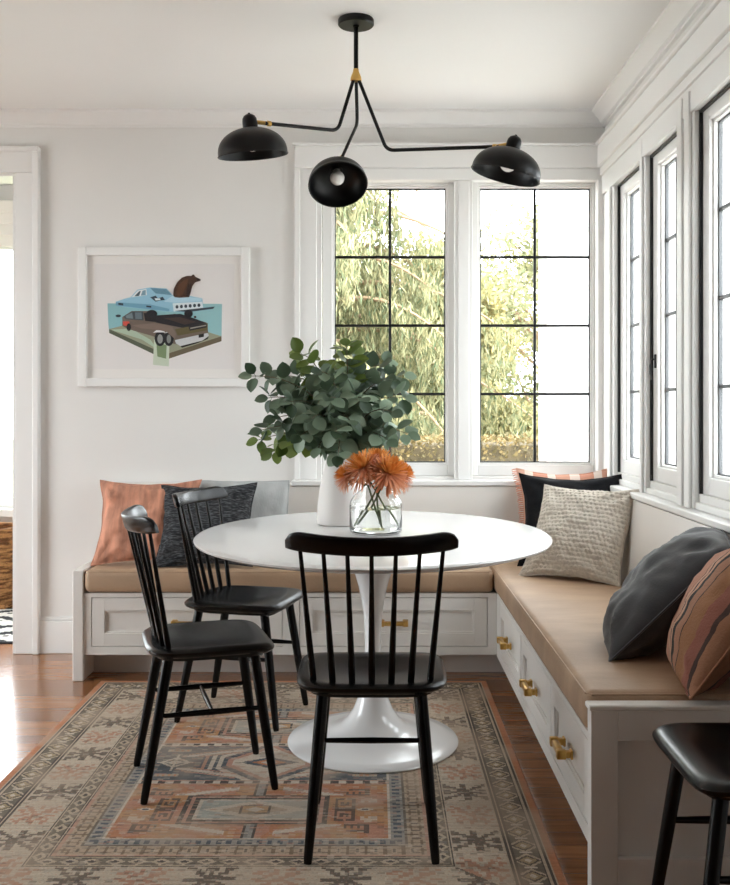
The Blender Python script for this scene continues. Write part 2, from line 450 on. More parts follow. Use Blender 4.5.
bm_.box(-.24, .24, -.17, .17, .005, .03, .01)
bm_.build('body', M['basket'], bk)
rm = MB(); rm.tube([(math.copysign(abs(math.cos(a))**.5, math.cos(a))*.246, math.copysign(abs(math.sin(a))**.5, math.sin(a))*.182, .468) for a in [2*PI*k/48 for k in range(49)]], .014, 8)
rm.build('rim', M['basket'], bk)
# small black and white rug in the next room
nx, ny = 90, 60
def zig(u, v):
    p = (v*4.5+.35*abs(((u*7) % 1)*2-1)) % 1
    q = abs(((u*7) % 1)-.5)+abs(((v*9) % 1)-.5)
    return p < .36 or q < .16
vs = []; fs = []; cols = []
for j in range(ny+1):
    for i in range(nx+1):
        vs.append((-2.95+1.3*i/nx, 5.06+.86*j/ny, .009+.0015*noise.noise((i*.3, j*.3, 0))))
for j in range(ny):
    for i in range(nx):
        a = j*(nx+1)+i; fs.append((a, a+1, a+nx+2, a+nx+1)); cols.append(1 if zig((i+.5)/nx, (j+.5)/ny) or j < 2 or j > ny-3 else 0)
nv = len(vs)
vs2 = [(x, y, .0) for x, y, z in vs]
edge = [k for k in range(nx+1)]+[(k+1)*(nx+1)-1 for k in range(1, ny+1)]+[ny*(nx+1)+k for k in range(nx-1, -1, -1)]+[k*(nx+1) for k in range(ny-1, 0, -1)]
for k in range(len(edge)):
    a, b2 = edge[k], edge[(k+1) % len(edge)]; fs.append((b2, a, a+nv, b2+nv)); cols.append(1)
me = bpy.data.meshes.new('runner_rug'); me.from_pydata(vs+vs2, [], fs)
me.materials.append(mat('white_wool', (222, 219, 214), .95, var=.1, vscale=60)); me.materials.append(mat('black_wool', (34, 36, 40), .95, var=.2, vscale=60))
me.polygons.foreach_set('material_index', cols)
o = bpy.data.objects.new('runner_rug', me); C.objects.link(o)
tag(o, 'black and white patterned rug on the floor of the next room', 'rug')

# ------------------------------------------------------------------ storage bench
def pull(parent, M4, name='handle'):
    """brass bar pull; local x along the bar, -y towards the room"""
    p = MB()
    p.box(-.060, .060, -.040, -.020, -.0095, .0095, .005, 2)
    for s in (-1, 1):
        p.box(s*.052-.0115, s*.052+.0115, -.043, -.017, -.0125, .0125, .004, 2)
        p.box(s*.052-.009, s*.052+.009, -.018, -.005, -.009, .009, .002)
        p.box(s*.052-.012, s*.052+.012, -.006, .001, -.0125, .0125, .002)
    p.v = [tuple(M4 @ Vector(v)) for v in p.v]
    return tag(p.build(name, M['brass'], parent), 'brass bar handle')
def shaker(x0, x1, z0, z1, rail=.055, th=.02, rec=.011):
    m = MB()
    q = .008; r0, r1, s0, s1 = x0+rail, x1-rail, z0+rail, z1-rail
    m.box(r0, r1, rec, th, s0, s1, 0)
    m.box(x0, r0, 0, th, z0, z1, .001).box(r1, x1, 0, th, z0, z1, .001)
    m.box(r0, r1, 0, th, z0, s0, .0008).box(r0, r1, 0, th, s1, z1, .0008)
    m.box(r0, r0+q, .005, rec, s0, s1, .001).box(r1-q, r1, .005, rec, s0, s1, .001)
    m.box(r0+q, r1-q, .005, rec, s0, s0+q, .001).box(r0+q, r1-q, .005, rec, s1-q, s1, .001)
    return m
DZ0, DZ1 = .153, .363
# bench under the back windows
bb = thing('storage_bench', 'long white built in bench with two drawers along the back wall', 'bench', (0, 4.38, 0))
m = MB()
X0, X1 = -1.277, .532
D = [(-1.242, -.41), (-.33, .488)]
m.box(X0, X1, .028, .42, .114, .385, .002)
m.box(X0, X1+.0, 0, .028, DZ1+.003, .385, .0008).box(X0, X1, 0, .028, .114, DZ0-.003, .0008)
for a, b in ((X0, D[0][0]-.003), (D[0][1]+.003, D[1][0]-.003), (D[1][1]+.003, X1)): m.box(a, b, 0.0001, .028, DZ0-.003, DZ1+.003, .0005)
m.build('cabinet_body', M['bench'], bb)
MB().box(X0, X1+.14, .15, .17, 0, .118, 0).build('toe_kick', M['bench'], bb)
MB().box(-1.325, X0, -.01, .498, 0, .486, .004).build('end_panel', M['bench'], bb)
m = MB(); m.box(-1.29, 1.05, .415, .498, .118, .818, .003).box(-1.30, -.40, .408, .498, .818, .832, .003)
m.build('back_panel', M['bench'], bb)
for a, b in D:
    s = shaker(a, b, DZ0, DZ1)
    d = s.build('drawer', M['bench'], bb)
    d.location = (0, .001, 0)
    pull(d, Matrix.Translation(((a+b)/2, .001, .257)))
# bench under the right windows: local x runs towards the camera, y to the right wall
rb = thing('storage_bench', 'white built in bench with three drawers along the right wall', 'bench', (.532, 4.378, 0), -PI/2)
m = MB()
L = 4.378-2.49
DR = [(.075, .69), (.715, 1.318), (1.343, L-.012)]
m.box(.0, L, .022, .55, .108, .385, .002)
m.box(0, L, 0, .022, DZ1+.003, .385, .0008).box(0, L, 0, .022, .108, DZ0-.003, .0008)
for a, b in ((0.0, DR[0][0]-.003), (DR[0][1]+.003, DR[1][0]-.003), (DR[1][1]+.003, DR[2][0]-.003), (DR[2][1]+.003, L)):
    m.box(a, b, 0.0001, .022, DZ0-.003, DZ1+.003, .0005)
m.box(-.41, 0, .022, .55, .11, .385, .002)
m.build('cabinet_body', M['bench'], rb)
MB().box(-.15, L, .12, .14, 0, .112, 0).build('toe_kick', M['bench'], rb)
e = MB()
# end panel facing the camera: shaker frame in local coordinates (plane at x = L..L+.04)
q0, q1 = -.004, .588
e.box(L, L+.022, q0, q1, 0, .455, .001)
e.box(L+.022, L+.04, q0, q0+.066, 0, .455, .001).box(L+.022, L+.04, q1-.066, q1, 0, .455, .001)
e.box(L+.022, L+.04, q0+.066, q1-.066, .382, .455, .001).box(L+.022, L+.04, q0+.066, q1-.066, 0, .092, .001)
e.box(L-.004, L+.044, q0-.006, q1, .4552, .469, .003)
e.build('end_panel', M['bench'], rb)
# sloping back rest: from the seat up to the sill
bp = MB()
bp.extrude([(.455, .40), (.530, .818), (.588, .818), (.588, .10), (.52, .10)], (-.412, 0, 0), (L-.002, 0, 0), (0, 1, 0), (0, 0, 1))
bp.build('back_panel', M['bench'], rb)
for a, b in DR:
    s = shaker(a, b, DZ0, DZ1)
    d = s.build('drawer', M['bench'], rb); d.location = (0, .001, 0)
    pull(d, Matrix.Translation(((a+b)/2, .001, .257)))
# seat cushions
def slab(name, x0, x1, y0, y1, z0, z1, label):
    c = thing(name, label, 'cushion', ((x0+x1)/2, (y0+y1)/2, z0))
    hx, hy, h = (x1-x0)/2, (y1-y0)/2, z1-z0
    m = MB(); r = .028
    nu, nv = int(max(12, hx*2/.03)), int(max(12, hy*2/.03))
    m.box(-hx, hx, -hy, hy, 0, h, r, 5)
    # gently crowned, slightly uneven upholstery
    out = []
    for x, y, z in m.v: out.append((x, y, z))
    m.v = out
    m.build('upholstery', M['leather'], c, 60)
    p = MB()
    loop = lambda z, g: [(-hx+g, -hy+g+r*.5, z), (-hx+g+r*.5, -hy+g, z), (hx-g-r*.5, -hy+g, z), (hx-g, -hy+g+r*.5, z), (hx-g, hy-g-r*.5, z), (hx-g-r*.5, hy-g, z), (-hx+g+r*.5, hy-g, z), (-hx+g, hy-g-r*.5, z), (-hx+g, -hy+g+r*.5, z)]
    p.tube(loop(h-.010, .008), .0035, 6, cap=False)
    p.build('piping', M['leather'], c)
    return c
slab('seat_cushion', -1.274, .518, 4.362, 4.792, .387, .488, 'tan seat cushion on the back bench, behind the table')
slab('seat_cushion', .520, .992, 2.494, 4.792, .387, .490, 'tan seat cushion on the right bench, under the side windows')
# ------------------------------------------------------------------ rug
def make_rug():
    W, Lg = 1.672, 2.03
    x0, y0 = -1.192, 2.318
    NX, NY = 440, 440
    U = (np.arange(NX)+.5)/NX*W; V = (np.arange(NY)+.5)/NY*Lg      # V from the near edge
    u, v = np.meshgrid(U, V)
    rust, cream, navy, dark, pink, beige, brown, grey, gold = [np.array(lin(c)) for c in
        [(204, 138, 100), (216, 202, 184), (86, 96, 106), (84, 78, 74), (196, 148, 130), (198, 180, 158), (124, 104, 86), (160, 156, 150), (214, 166, 104)]]
    col = np.zeros((NY, NX, 3)); col[:] = beige
    def put(mask, c, a=1.): col[mask] = col[mask]*(1-a)+c*a
    dl, dr, db, dt = u, W-u, v, Lg-v
    d = np.minimum(np.minimum(dl, dr), np.minimum(db, dt))
    side = np.argmin(np.stack([dl, dr, db, dt]), 0)
    s = np.where(side < 2, v, u)                                  # coordinate along the border
    # outer edge and the guard band
    put(d < .028, np.array(lin((196, 132, 98))))
    put((d >= .022) & (d < .028), beige)
    put((d >= .028) & (d < .130), dark)
    put((d >= .036) & (d < .042), beige); put((d >= .116) & (d < .122), beige)
    g = (d >= .046) & (d < .112)
    put(g, np.array(lin((112, 104, 94))))
    p = (s/.088) % 1; q = (d-.079)/.033
    hexa = (np.abs(p-.5)*2+np.abs(q)*.7 < .95)
    put(g & hexa, beige); put(g & (np.abs(p-.5)*2+np.abs(q)*.7 < .72), np.array(lin((170, 150, 120))))
    put(g & (np.abs(np.abs(p-.5)*2+np.abs(q)*.7-.62) < .09), dark)
    put(g & (np.abs(p-.5)*2+np.abs(q) < .30), cream)
    put(g & (np.abs(p) < .1) & (np.abs(q) < .5), cream)
    # wide border with key motifs
    wb = (d >= .132) & (d < .272)
    put(wb, np.array(lin((204, 188, 168))))
    key = ["D....DD.....D",
           "DD...DD....DD",
           "DDDD.DD..DDD.",
           "...DDDD.DD...",
           "DD..DDDDD..DD",
           "DDDDDDDDDDDDD",
           "DD..DDDDD..DD",
           "...DD.DDDD...",
           ".DDD..DD.DDDD",
           "DD....DD...DD",
           "D.....DD....D"]
    key2 = ["..R...R..R...",
            ".RR..RR..RR..",
            "R.RR.R.RR.R..",
            "...RRR..RR...",
            "RRR..RR..RRR.",
            "..RR.RRR.....",
            ".R..RR.RRR.R.",
            "RR.RR...RR.RR",
            "..RR..R..RR..",
            ".R....R....R."]
    def bitmap(mask, a, b, art, c, alpha=.9):
        h = len(art); w_ = len(art[0])
        arr = np.array([[ch != '.' for ch in row] for row in art])
        ii = np.clip((b*h).astype(int), 0, h-1); jj = np.clip((a*w_).astype(int), 0, w_-1)
        ok = mask & (a >= 0) & (a < 1) & (b >= 0) & (b < 1)
        put(ok & arr[ii, jj], c, alpha)
    per = .172
    k = np.floor(s/per); fr = s/per-k; even = (k % 2) == 0
    aa = (d-.138)/.130
    rr = .92
    bitmap(wb & even, aa, (fr-.12)/.76, key, np.array(lin((98, 86, 78))))
    bitmap(wb & ~even, aa, (fr-.1)/.8, key2, np.array(lin((188, 136, 112))), .85)
    # scattered marks
    hh = (np.sin(s*311+d*97)+np.sin(s*173-d*251))
    put(wb & (hh > 1.72), pink, .6); put(wb & (hh < -1.78), grey, .6)
    # inner guard
    ig = (d >= .272) & (d < .330)
    put(ig, dark); put((d >= .276) & (d < .280), beige); put((d >= .322) & (d < .326), beige)
    g = (d >= .283) & (d < .319); p = (s/.060) % 1; q = (d-.301)/.018
    put(g, np.array(lin((126, 116, 104)))); put(g & (np.abs(p-.5)*2+np.abs(q)*.8 < .9), beige); put(g & (np.abs(p-.5)*2+np.abs(q) < .45), dark)
    put((d >= .330) & (d < .342), pink, .8)
    sb = (d >= .342) & (d < .392)
    put(sb, np.array(lin((192, 170, 148))))
    p = (s/.05) % 1; q = (d-.367)/.025
    put(sb & (np.abs(np.abs(q)-.55) < .16) & (p < .7), brown, .8); put(sb & (np.abs(p-.35) < .09), brown, .8); put(sb & (np.abs(p-.85) < .07) & (np.abs(q) < .5), dark, .7)
    put((d >= .392) & (d < .400), dark, .8)
    da = (d >= .400) & (d < .436)
    put(da, grey); put(da & (((s/.028) % 1) < .5) & (d > .405) & (d < .428), navy)
    put((d >= .436) & (d < .444), cream)
    # field
    F = d >= .444
    fx0, fx1, fy0, fy1 = .444, W-.444, .444, Lg-.444
    a = (u-fx0)/(fx1-fx0); b = (v-fy0)/(fy1-fy0)
    put(F, rust)
    bands = [(0, .345, 'rust'), (.345, .375, 'dash'), (.375, .655, 'navy'), (.655, .685, 'dash'), (.685, 1.01, 'rust')]
    nz = np.sin(u*37+np.sin(v*23)*2)*.5+np.sin(v*31+np.sin(u*17)*2)*.5
    for b0, b1, kind in bands:
        m = F & (b >= b0) & (b < b1)
        t = (b-b0)/(b1-b0)
        if kind == 'dash':
            put(m, cream); put(m & (((u/.05) % 1) < .5) & (t > .2) & (t < .8), dark); put(m & (t < .15), pink); put(m & (t > .85), pink)
            continue
        if kind == 'navy':
            put(m, np.array(lin((92, 100, 108))))
            put(m & (nz > .35), np.array(lin((112, 116, 118))), .7)
        else:
            put(m, np.array(lin((192, 132, 98)))); put(m & (nz > .2), np.array(lin((198, 154, 106))), .55); put(m & (nz < -.4), pink, .6)
        yy = (t-.5)*2                                   # -1..1 across the band
        xx = (a-.5)*2
        ax, ay = np.abs(xx), np.abs(yy)
        hgt = (b1-b0)*(fy1-fy0); wid = fx1-fx0
        X = ax*wid/2; Y = ay*hgt/2                       # metres from the centre
        if kind == 'rust':
            # central cream panel with a stepped frame
            put(m & (X < .215) & (Y < .105), dark); put(m & (X < .200) & (Y < .095), pink); put(m & (X < .190) & (Y < .087), dark)
            put(m & (X < .175) & (Y < .075), cream); put(m & (X < .165) & (Y < .065), np.array(lin((178, 180, 172))))
            put(m & (X/.16+Y/.065 < 1), cream); put(m & (X/.10+Y/.045 < 1), np.array(lin((190, 170, 150))))
            put(m & (X < .045) & (Y < .030), dark); put(m & (X < .038) & (Y < .024), np.array(lin((200, 160, 120)))); put(m & (X/.03+Y/.02 < 1), cream)
            put(m & (X < .02) & (Y >= .105), dark); put(m & (X < .012) & (Y >= .105), grey)
            # cream diagonal bars
            dg = np.abs(Y-.185+.33*(X-.0))
            put(m & (dg < .012) & (X > .07) & (X < .26) & (Y > .108), cream)
            put(m & (np.abs(dg-.018) < .004) & (X > .07) & (X < .26) & (Y > .108), pink)
            # hooked motifs at the ends
            comb = ["DDDDDDDD", "D.D.D.DD", "D.D.D.DD", "......DD", ".DDDDDDD", "......DD"]
            cm = ["DDDDDDD", "D.....D", "D.DDD.D", "D.D.D.D", "D.....D", "DDD.DDD"]
            bitmap(m, (X-.265)/.075, (Y-.105)/.06, comb, dark, .85)
            bitmap(m, (X-.235)/.06, (Y-.00)/.085, cm, dark, .85)
            put(m & (np.abs(X-.325)/.03+Y/.012 < 1), cream); put(m & (np.abs(X-.325)/.016+Y/.006 < 1), navy)
            bl = ["C.CC", "CCCC", ".CC."]
            bitmap(m, (X-.31)/.05, (Y-.05)/.04, bl, cream, .7)
        else:
            # central cream and pink hexagon, side stars
            hx = X/.20+Y/.20
            put(m & (X < .17) & (hx < 1.15), cream); put(m & (X < .155) & (hx < 1.0), navy); put(m & (X < .14) & (hx < .85), pink)
            put(m & (X < .12) & (hx < .72), cream); put(m & (X/.10+Y/.05 < 1), navy); put(m & (X/.06+Y/.03 < 1), rust); put(m & (X/.03+Y/.015 < 1), cream)
            for o_ in (.19, .215): put(m & (np.abs(X-o_) < .007) & (Y < .07), cream if o_ < .2 else pink)
            dg = np.abs(Y-.10+.35*(X-.16))
            put(m & (dg < .011) & (X > .10) & (X < .30) & (Y > .05), cream)
            put(m & (np.abs(dg-.018) < .004) & (X > .10) & (X < .28) & (Y > .05), pink)
            sx = np.abs(X-.315)
            put(m & (sx/.055+Y/.05 < 1), cream); put(m & (sx/.04+Y/.036 < 1), navy); put(m & (sx/.026+Y/.024 < 1), cream); put(m & (sx/.014+Y/.012 < 1), rust)
            put(m & (sx < .005) & (Y < .075), cream); put(m & (Y < .005) & (sx < .06), cream)
            put(m & (np.abs(Y-.115) < .012) & (np.abs(X-.32) < .04), beige, .8); put(m & (np.abs(Y-.115) < .006) & (np.abs(X-.32) < .03) & (((u/.02) % 1) < .5), rust)
    # woven look: fine row variation and wear
    rs = np.random.RandomState(3)
    big = rs.rand(NY//2, NX//5); big = np.kron(big, np.ones((2, 5)))
    for lo, c_, a_ in ((.93, cream, .42), (.86, grey, .35), (.78, beige, .35)):
        put((big > lo) & (big < lo+.07) & (d > .13), c_, a_)
    put((big < .07) & (d > .13), dark, .4); put((big > .07) & (big < .13) & (d > .4), pink, .5)
    col *= (1+.05*rs.randn(NY, 1, 1))*(1+.05*rs.randn(NY, NX, 1))
    low = np.kron(rs.rand(23, 23), np.ones((20, 20)))[:NY, :NX]
    for _ in range(3):
        k1 = np.ones(15)/15
        low = np.apply_along_axis(lambda r: np.convolve(np.pad(r, 7, 'edge'), k1, 'valid'), 1, low)
        low = np.apply_along_axis(lambda r: np.convolve(np.pad(r, 7, 'edge'), k1, 'valid'), 0, low)
    wear = np.clip(.17+(low-.5)*1.3, .08, .55)[..., None]
    col = np.clip((col*(1-wear)+np.array(lin((196, 176, 156)))*wear)*.80, .005, .95)
    # mesh: one quad per knot, plus a border skirt
    gx, gy = np.meshgrid(np.arange(NX+1)/NX*W, np.arange(NY+1)/NY*Lg)
    top = .009+.0009*rs.rand(NY+1, NX+1)
    verts = np.stack([x0+gx, y0+gy, top], -1).reshape(-1, 3)
    idx = np.arange((NY+1)*(NX+1)).reshape(NY+1, NX+1)
    quads = np.stack([idx[:-1, :-1], idx[:-1, 1:], idx[1:, 1:], idx[1:, :-1]], -1).reshape(-1, 4)
    ring = np.concatenate([idx[0, :-1], idx[:-1, -1], idx[-1, :0:-1], idx[:0:-1, 0]])
    skirt = verts[ring].copy(); skirt[:, 2] = .0
    o0 = len(verts); verts = np.vstack([verts, skirt]); n = len(ring)
    r2 = np.roll(np.arange(n), -1)
    sk = np.stack([np.arange(n)+o0, r2+o0, ring[r2], ring], -1)
    faces = np.vstack([quads, sk])
    me = bpy.data.meshes.new('area_rug')
    me.vertices.add(len(verts)); me.vertices.foreach_set('co', verts.ravel())
    me.loops.add(faces.size); me.loops.foreach_set('vertex_index', faces.ravel())
    me.polygons.add(len(faces)); me.polygons.foreach_set('loop_start', np.arange(0, faces.size, 4))
    me.update(calc_edges=True)
    fc = np.ones((len(faces), 4)); fc[:len(quads), :3] = col.reshape(-1, 3); fc[len(quads):, :3] = np.array(lin((150, 104, 78)))
    at = me.attributes.new('weave', 'FLOAT_COLOR', 'FACE'); at.data.foreach_set('color', fc.ravel())
    m = bpy.data.materials.new('rug_wool'); m.use_nodes = True; nt = m.node_tree; b = nt.nodes['Principled BSDF']
    a_ = nt.nodes.new('ShaderNodeAttribute'); a_.attribute_name = 'weave'
    nt.links.new(a_.outputs['Color'], b.inputs['Base Color']); b.inputs['Roughness'].default_value = .95; b.inputs['Specular IOR Level'].default_value = .15
    me.materials.append(m)
    o = bpy.data.objects.new('area_rug', me); C.objects.link(o)
    tag(o, 'faded rust, navy and beige patterned rug under the round table and chairs', 'rug')
make_rug()
RUG = .0095

# ------------------------------------------------------------------ tulip table
TY = 3.57; TX = -.009
tb = thing('pedestal_table', 'white tulip pedestal table with round top, in the middle of the rug', 'table', (TX, TY, RUG))
zt = .752-RUG
m = MB(); RX = .626; k = .782/.626
m.lathe([(.0001, zt), (RX-.02, zt), (RX-.006, zt-.002), (RX, zt-.007), (RX-.002, zt-.013), (RX-.03, zt-.024), (RX-.07, zt-.028), (.0001, zt-.028)], 128, sy=k)
tag(m.build('table_top', M['tablewhite'], tb, 50), None)
prof = [(.0001, .001), (.302, .001), (.304, .005), (.300, .010), (.26, .0165), (.20, .027), (.15, .041), (.115, .060), (.090, .085), (.070, .115), (.054, .155), (.041, .21), (.033, .27), (.029, .33), (.0295, .39), (.033, .45), (.040, .50), (.051, .55), (.066, .60), (.086, .64), (.112, .67), (.14, .688), (.14, .692), (.0001, .693)]
m = MB(); m.lathe([(r, z) for r, z in prof], 96, sy=1.08)
m.build('pedestal_base', M['tablewhite'], tb, 50)

# ------------------------------------------------------------------ chairs
def make_chair(label, loc, rz):
    t = thing('spindle_chair', label, 'chair', loc, rz, 'black spindle back chairs')
    SH = .462
    # seat
    n = 72; rings = [0, .15, .3, .45, .6, .72, .82, .9, .95, .98, 1.0]
    def outline(a):
        c, s = math.cos(a), math.sin(a); e = .33 if s > 0 else .44
        x = math.copysign(abs(c)**e, c)*(.207+.006*s); y = math.copysign(abs(s)**e, s)*.197
        return x, y
    vs = []; fs = []
    def ztop(r, x, y):
        dish = .019*max(0, 1-(x/.17)**2)*max(0, 1-((y+.02)/.165)**2)
        z = SH-dish-.004*max(0, (y-.10)/.09)**2*1.6
        if r > .9: z -= .011*((r-.9)/.1)**2.2
        return z
    for r in rings:
        for k in range(n):
            x, y = outline(2*PI*k/n); x *= r; y *= r
            vs.append((x, y, ztop(r, x, y)))
    for r, dz in ((1.0, -.016), (.985, -.022), (.93, -.029), (.86, -.033), (.84, -.042), (.4, -.043), (0, -.043)):
        for k in range(n):
            x, y = outline(2*PI*k/n); vs.append((x*r, y*r, SH+dz-(.004 if y*r > .15 else 0)))
    nr = len(rings)+7
    for i in range(nr-1):
        for k in range(n):
            k2 = (k+1) % n; fs.append((i*n+k, i*n+k2, (i+1)*n+k2, (i+1)*n+k))
    m = MB(); m.add(vs, fs); m.build('seat', M['black'], t, 40)
    # crest rail: a bowed board with rounded shoulders
    cv = []; cf = []; NT = 41; NC = 14
    cy = lambda x: -.250+.075*(x/.225)**2
    for i in range(NT):
        tt = -1+2*i/(NT-1); x = .225*tt
        y = cy(x); slope = 2*.075*x/.225**2
        nx_, ny_ = -slope, 1.0; l = math.hypot(nx_, ny_); nx_ /= l; ny_ /= l
        e = max(0, (abs(tt)-.80)/.20)
        zt_ = .856+.013*tt*tt-.030*(1-math.sqrt(max(0, 1-e*e*.98)))
        zb_ = .806+.008*tt*tt+.004*e*e
        th = .0105*(1-.35*e**6)
        for k in range(NC):
            a = 2*PI*k/NC; c, s = math.cos(a), math.sin(a); ee = .45
            o_ = math.copysign(abs(c)**ee, c)*th; zz = (zt_+zb_)/2+math.copysign(abs(s)**ee, s)*(zt_-zb_)/2
            lean = -(zz-.83)*.28
            cv.append((x+nx_*o_, y+ny_*o_+lean, zz))
    for i in range(NT-1):
        for k in range(NC):
            k2 = (k+1) % NC; cf.append((i*NC+k, i*NC+k2, (i+1)*NC+k2, (i+1)*NC+k))
    cf.append(tuple(range(NC-1, -1, -1))); cf.append(tuple((NT-1)*NC+k for k in range(NC)))
    MB().add(cv, cf).build('crest_rail', M['black'], t, 50)
    for k in range(-3, 4):
        xb = .156*k/3; xt = .188*k/3
        b0 = Vector((xb, -.155+.022*(k/3)**2, SH-.012)); b1 = Vector((xt, cy(xt)+.006, .812+.006*(k/3)**2))
        pts = [b0.lerp(b1, f) for f in (0, .08, .3, .6, 1)]
        MB().tube(pts, [.0088, .0092, .0085, .0069, .0056], 12).build('spindle', M['black'], t)
    for sx in (-1, 1):
        for sy in (-1, 1):
            top = Vector((sx*.132, sy*.132, SH-.040)); ft = Vector((sx*.167, .192 if sy > 0 else -.208, 0))
            pts = [top.lerp(ft, f) for f in (0, .25, .6, .97, 1)]
            MB().tube(pts, [.0165, .0165, .0150, .0118, .0100], 16).build('leg', M['black'], t, 50)
    lz = .252; f = (SH-.04-lz)/(SH-.04)
    lx = .132+.035*f; ly = .132+.060*f
    for sx in (-1, 1):
        pts = [(sx*lx, -ly+2*ly*q, lz) for q in (.03, .2, .5, .8, .97)]
        MB().tube(pts, [.0070, .0085, .0098, .0085, .0070], 12).build('stretcher', M['black'], t)
    pts = [(-lx+2*lx*q, 0, lz) for q in (.02, .2, .5, .8, .98)]
    MB().tube(pts, [.0065, .0075, .0088, .0075, .0065], 12).build('stretcher', M['black'], t)
    return t
CH = make_chair('black spindle chair in the foreground, its back to the camera', (-.010, 2.815, RUG), 0)
def ch2(loc, rz, lab): return copy_thing(CH, loc, rz, lab)
ch2((-.545, 3.219, RUG), R(-73), 'black spindle chair left of the table, the nearer of the two on that side')
ch2((-.507, 3.885, RUG), R(-105), 'black spindle chair left of the table, the farther one by the back bench')
ch2((.830, 2.15, 0), R(90), 'black chair cut off by the right edge, before the bench end panel')

# ------------------------------------------------------------------ pillows
def pillow(name, w, h, t, mats, label, pos, rotz, tilt, roll=0, n=34, ear=.07, seed=1, wr=.008, nub=0, cat='pillow', extra=None, sag=0.0):
    """pos = middle of the foot edge; tilt leans it back (degrees)"""
    o = thing(name, label, cat)
    o.matrix_world = Matrix.Translation(pos) @ Matrix.Rotation(R(rotz), 4, 'Z') @ Matrix.Rotation(R(-tilt), 4, 'X') @ Matrix.Rotation(R(roll), 4, 'Y')
    loc, q, s_ = o.matrix_world.decompose()
    o.location = loc; o.rotation_mode = 'QUATERNION'; o.rotation_quaternion = q
    def pt(u, v, sd):
        x = u*w/2*(1-ear*(1-v*v)*abs(u)**2)
        z = h/2+v*h/2*(1-ear*(1-u*u)*abs(v)**2)
        env = max(0, (1-u*u))**.55*max(0, (1-v*v))**.55
        y = sd*t/2*env*(1-.18*sag*v)
        f = noise.fractal(Vector((u*2.2+seed*7, v*2.2, sd*3.+seed)), .8, 2.0, 4)
        y += sd*wr*f*min(1, env*2.2)
        # pull folds running from the corners
        for cx, cz in ((-1, -1), (1, -1), (-1, 1), (1, 1)):
            dd = math.hypot(u-cx, v-cz)
            if dd < 1.1:
                an = math.atan2(v-cz, u-cx)
                y += sd*wr*.55*math.sin(an*9+seed*3+cx*2+cz)*math.exp(-(dd-.45)**2/.08)*min(1, env*2)
        x += .004*noise.noise((v*3, seed*2, 1))*(abs(u) > .9); z += .004*noise.noise((u*3, seed*2, 5))*(abs(v) > .9)
        if nub and env > .02:
            row = (v+1)*nub*h/w; col_ = (u+1)*nub+(.5 if int(row) % 2 else 0)
            y += sd*.0062*abs(math.sin(PI*row))**.7*abs(math.sin(PI*col_))**.7*min(1, env*6)
            y += sd*.002*noise.noise((u*40, v*40, seed))
        return (x, y, z)
    m = MB()
    for sd in (-1, 1):
        m.grid(n, n, lambda a, b: pt(a*2-1, b*2-1, sd))
    c = m.build('cover', mats, o, 80)
    seam = MB(); loop = []
    for k in range(24): loop.append(pt(-1+2*k/24, -1, 1))
    for k in range(24): loop.append(pt(1, -1+2*k/24, 1))
    for k in range(24): loop.append(pt(1-2*k/24, 1, 1))
    for k in range(24): loop.append(pt(-1, 1-2*k/24, 1))
    loop.append(loop[0])
    seam.tube(loop, .0032, 6, cap=False)
    seam.build('seam', mats, o, 80)
    if extra: extra(o, pt)
    return o
ZC = .489
pillow('throw_pillow', .47, .415, .15, M['orange'], 'faded orange pillow at the left end of the back bench', (-1.04, 4.49, ZC), 3, 27, seed=2, wr=.020, ear=.13)
pillow('throw_pillow', .445, .40, .15, M['darkweave'], 'dark flecked woven pillow leaning before the orange pillow', (-.765, 4.425, ZC), -4, 27, roll=-2, seed=5, wr=.012, ear=.11)
pillow('throw_pillow', .42, .37, .11, M['greylinen'], 'pale grey pillow behind the dark flecked pillow, against the back panel', (-.618, 4.655, ZC), 0, 11, seed=9, wr=.006, ear=.03)
M['pinkstripe'] = stripe_mat('pink_stripe', [(0, (214, 168, 146)), (.12, (232, 214, 200)), (.2, (206, 146, 122)), (.34, (234, 218, 206)), (.42, (210, 156, 132)), (.56, (232, 212, 200)), (.66, (204, 142, 118)), (.8, (236, 222, 212)), (.88, (212, 160, 138))], 'X', 2.1, .5)
def fringe(o, pt):
    for sx in (-1, 1):
        f = MB()
        for k in range(46):
            v = -1+2*(k+.5)/46
            x, y, z = pt(sx, v, 1); l = .022+.006*random.random()
            f.tube([(x-sx*.004, y, z), (x+sx*l*.6, y+random.uniform(-.006, .006), z+random.uniform(-.002, .002)), (x+sx*l, y+random.uniform(-.008, .008), z-.004)], [.0028, .003, .002], 5)
        tag(f.build('fringe', M['tassel'], o), 'pink fringe')

pillow('throw_pillow', .44, .43, .11, M['pinkstripe'], 'pink striped fringed pillow at the back of the corner, behind the black pillow', (.885, 4.66, ZC), -3, 13, seed=4, wr=.006, ear=.15, extra=fringe)
pillow('throw_pillow', .47, .44, .13, M['blackcloth'], 'plain black pillow between the pink striped and the cream knit pillows', (.865, 4.42, ZC), -10, 23, seed=6, wr=.010, ear=.15)
pillow('throw_pillow', .445, .44, .16, M['knit'], 'cream nubby knit pillow in the corner of the two benches', (.785, 4.085, ZC), -36, 33, seed=8, wr=.014, nub=11, n=150, ear=.11)
def foot(bl, w, rz):      # middle of the foot edge from its left corner
    return (bl[0]+w/2*math.cos(R(rz)), bl[1]+w/2*math.sin(R(rz)), ZC)
pillow('throw_pillow', .44, .46, .22, M['charcoal'], 'charcoal grey suede pillow on the right bench, beside the brown striped pillow', foot((.766, 3.215), .44, -105), -105, 44, roll=0, seed=10, wr=.014, ear=-.03)
TAN = (178, 136, 112); DK = (28, 23, 21)
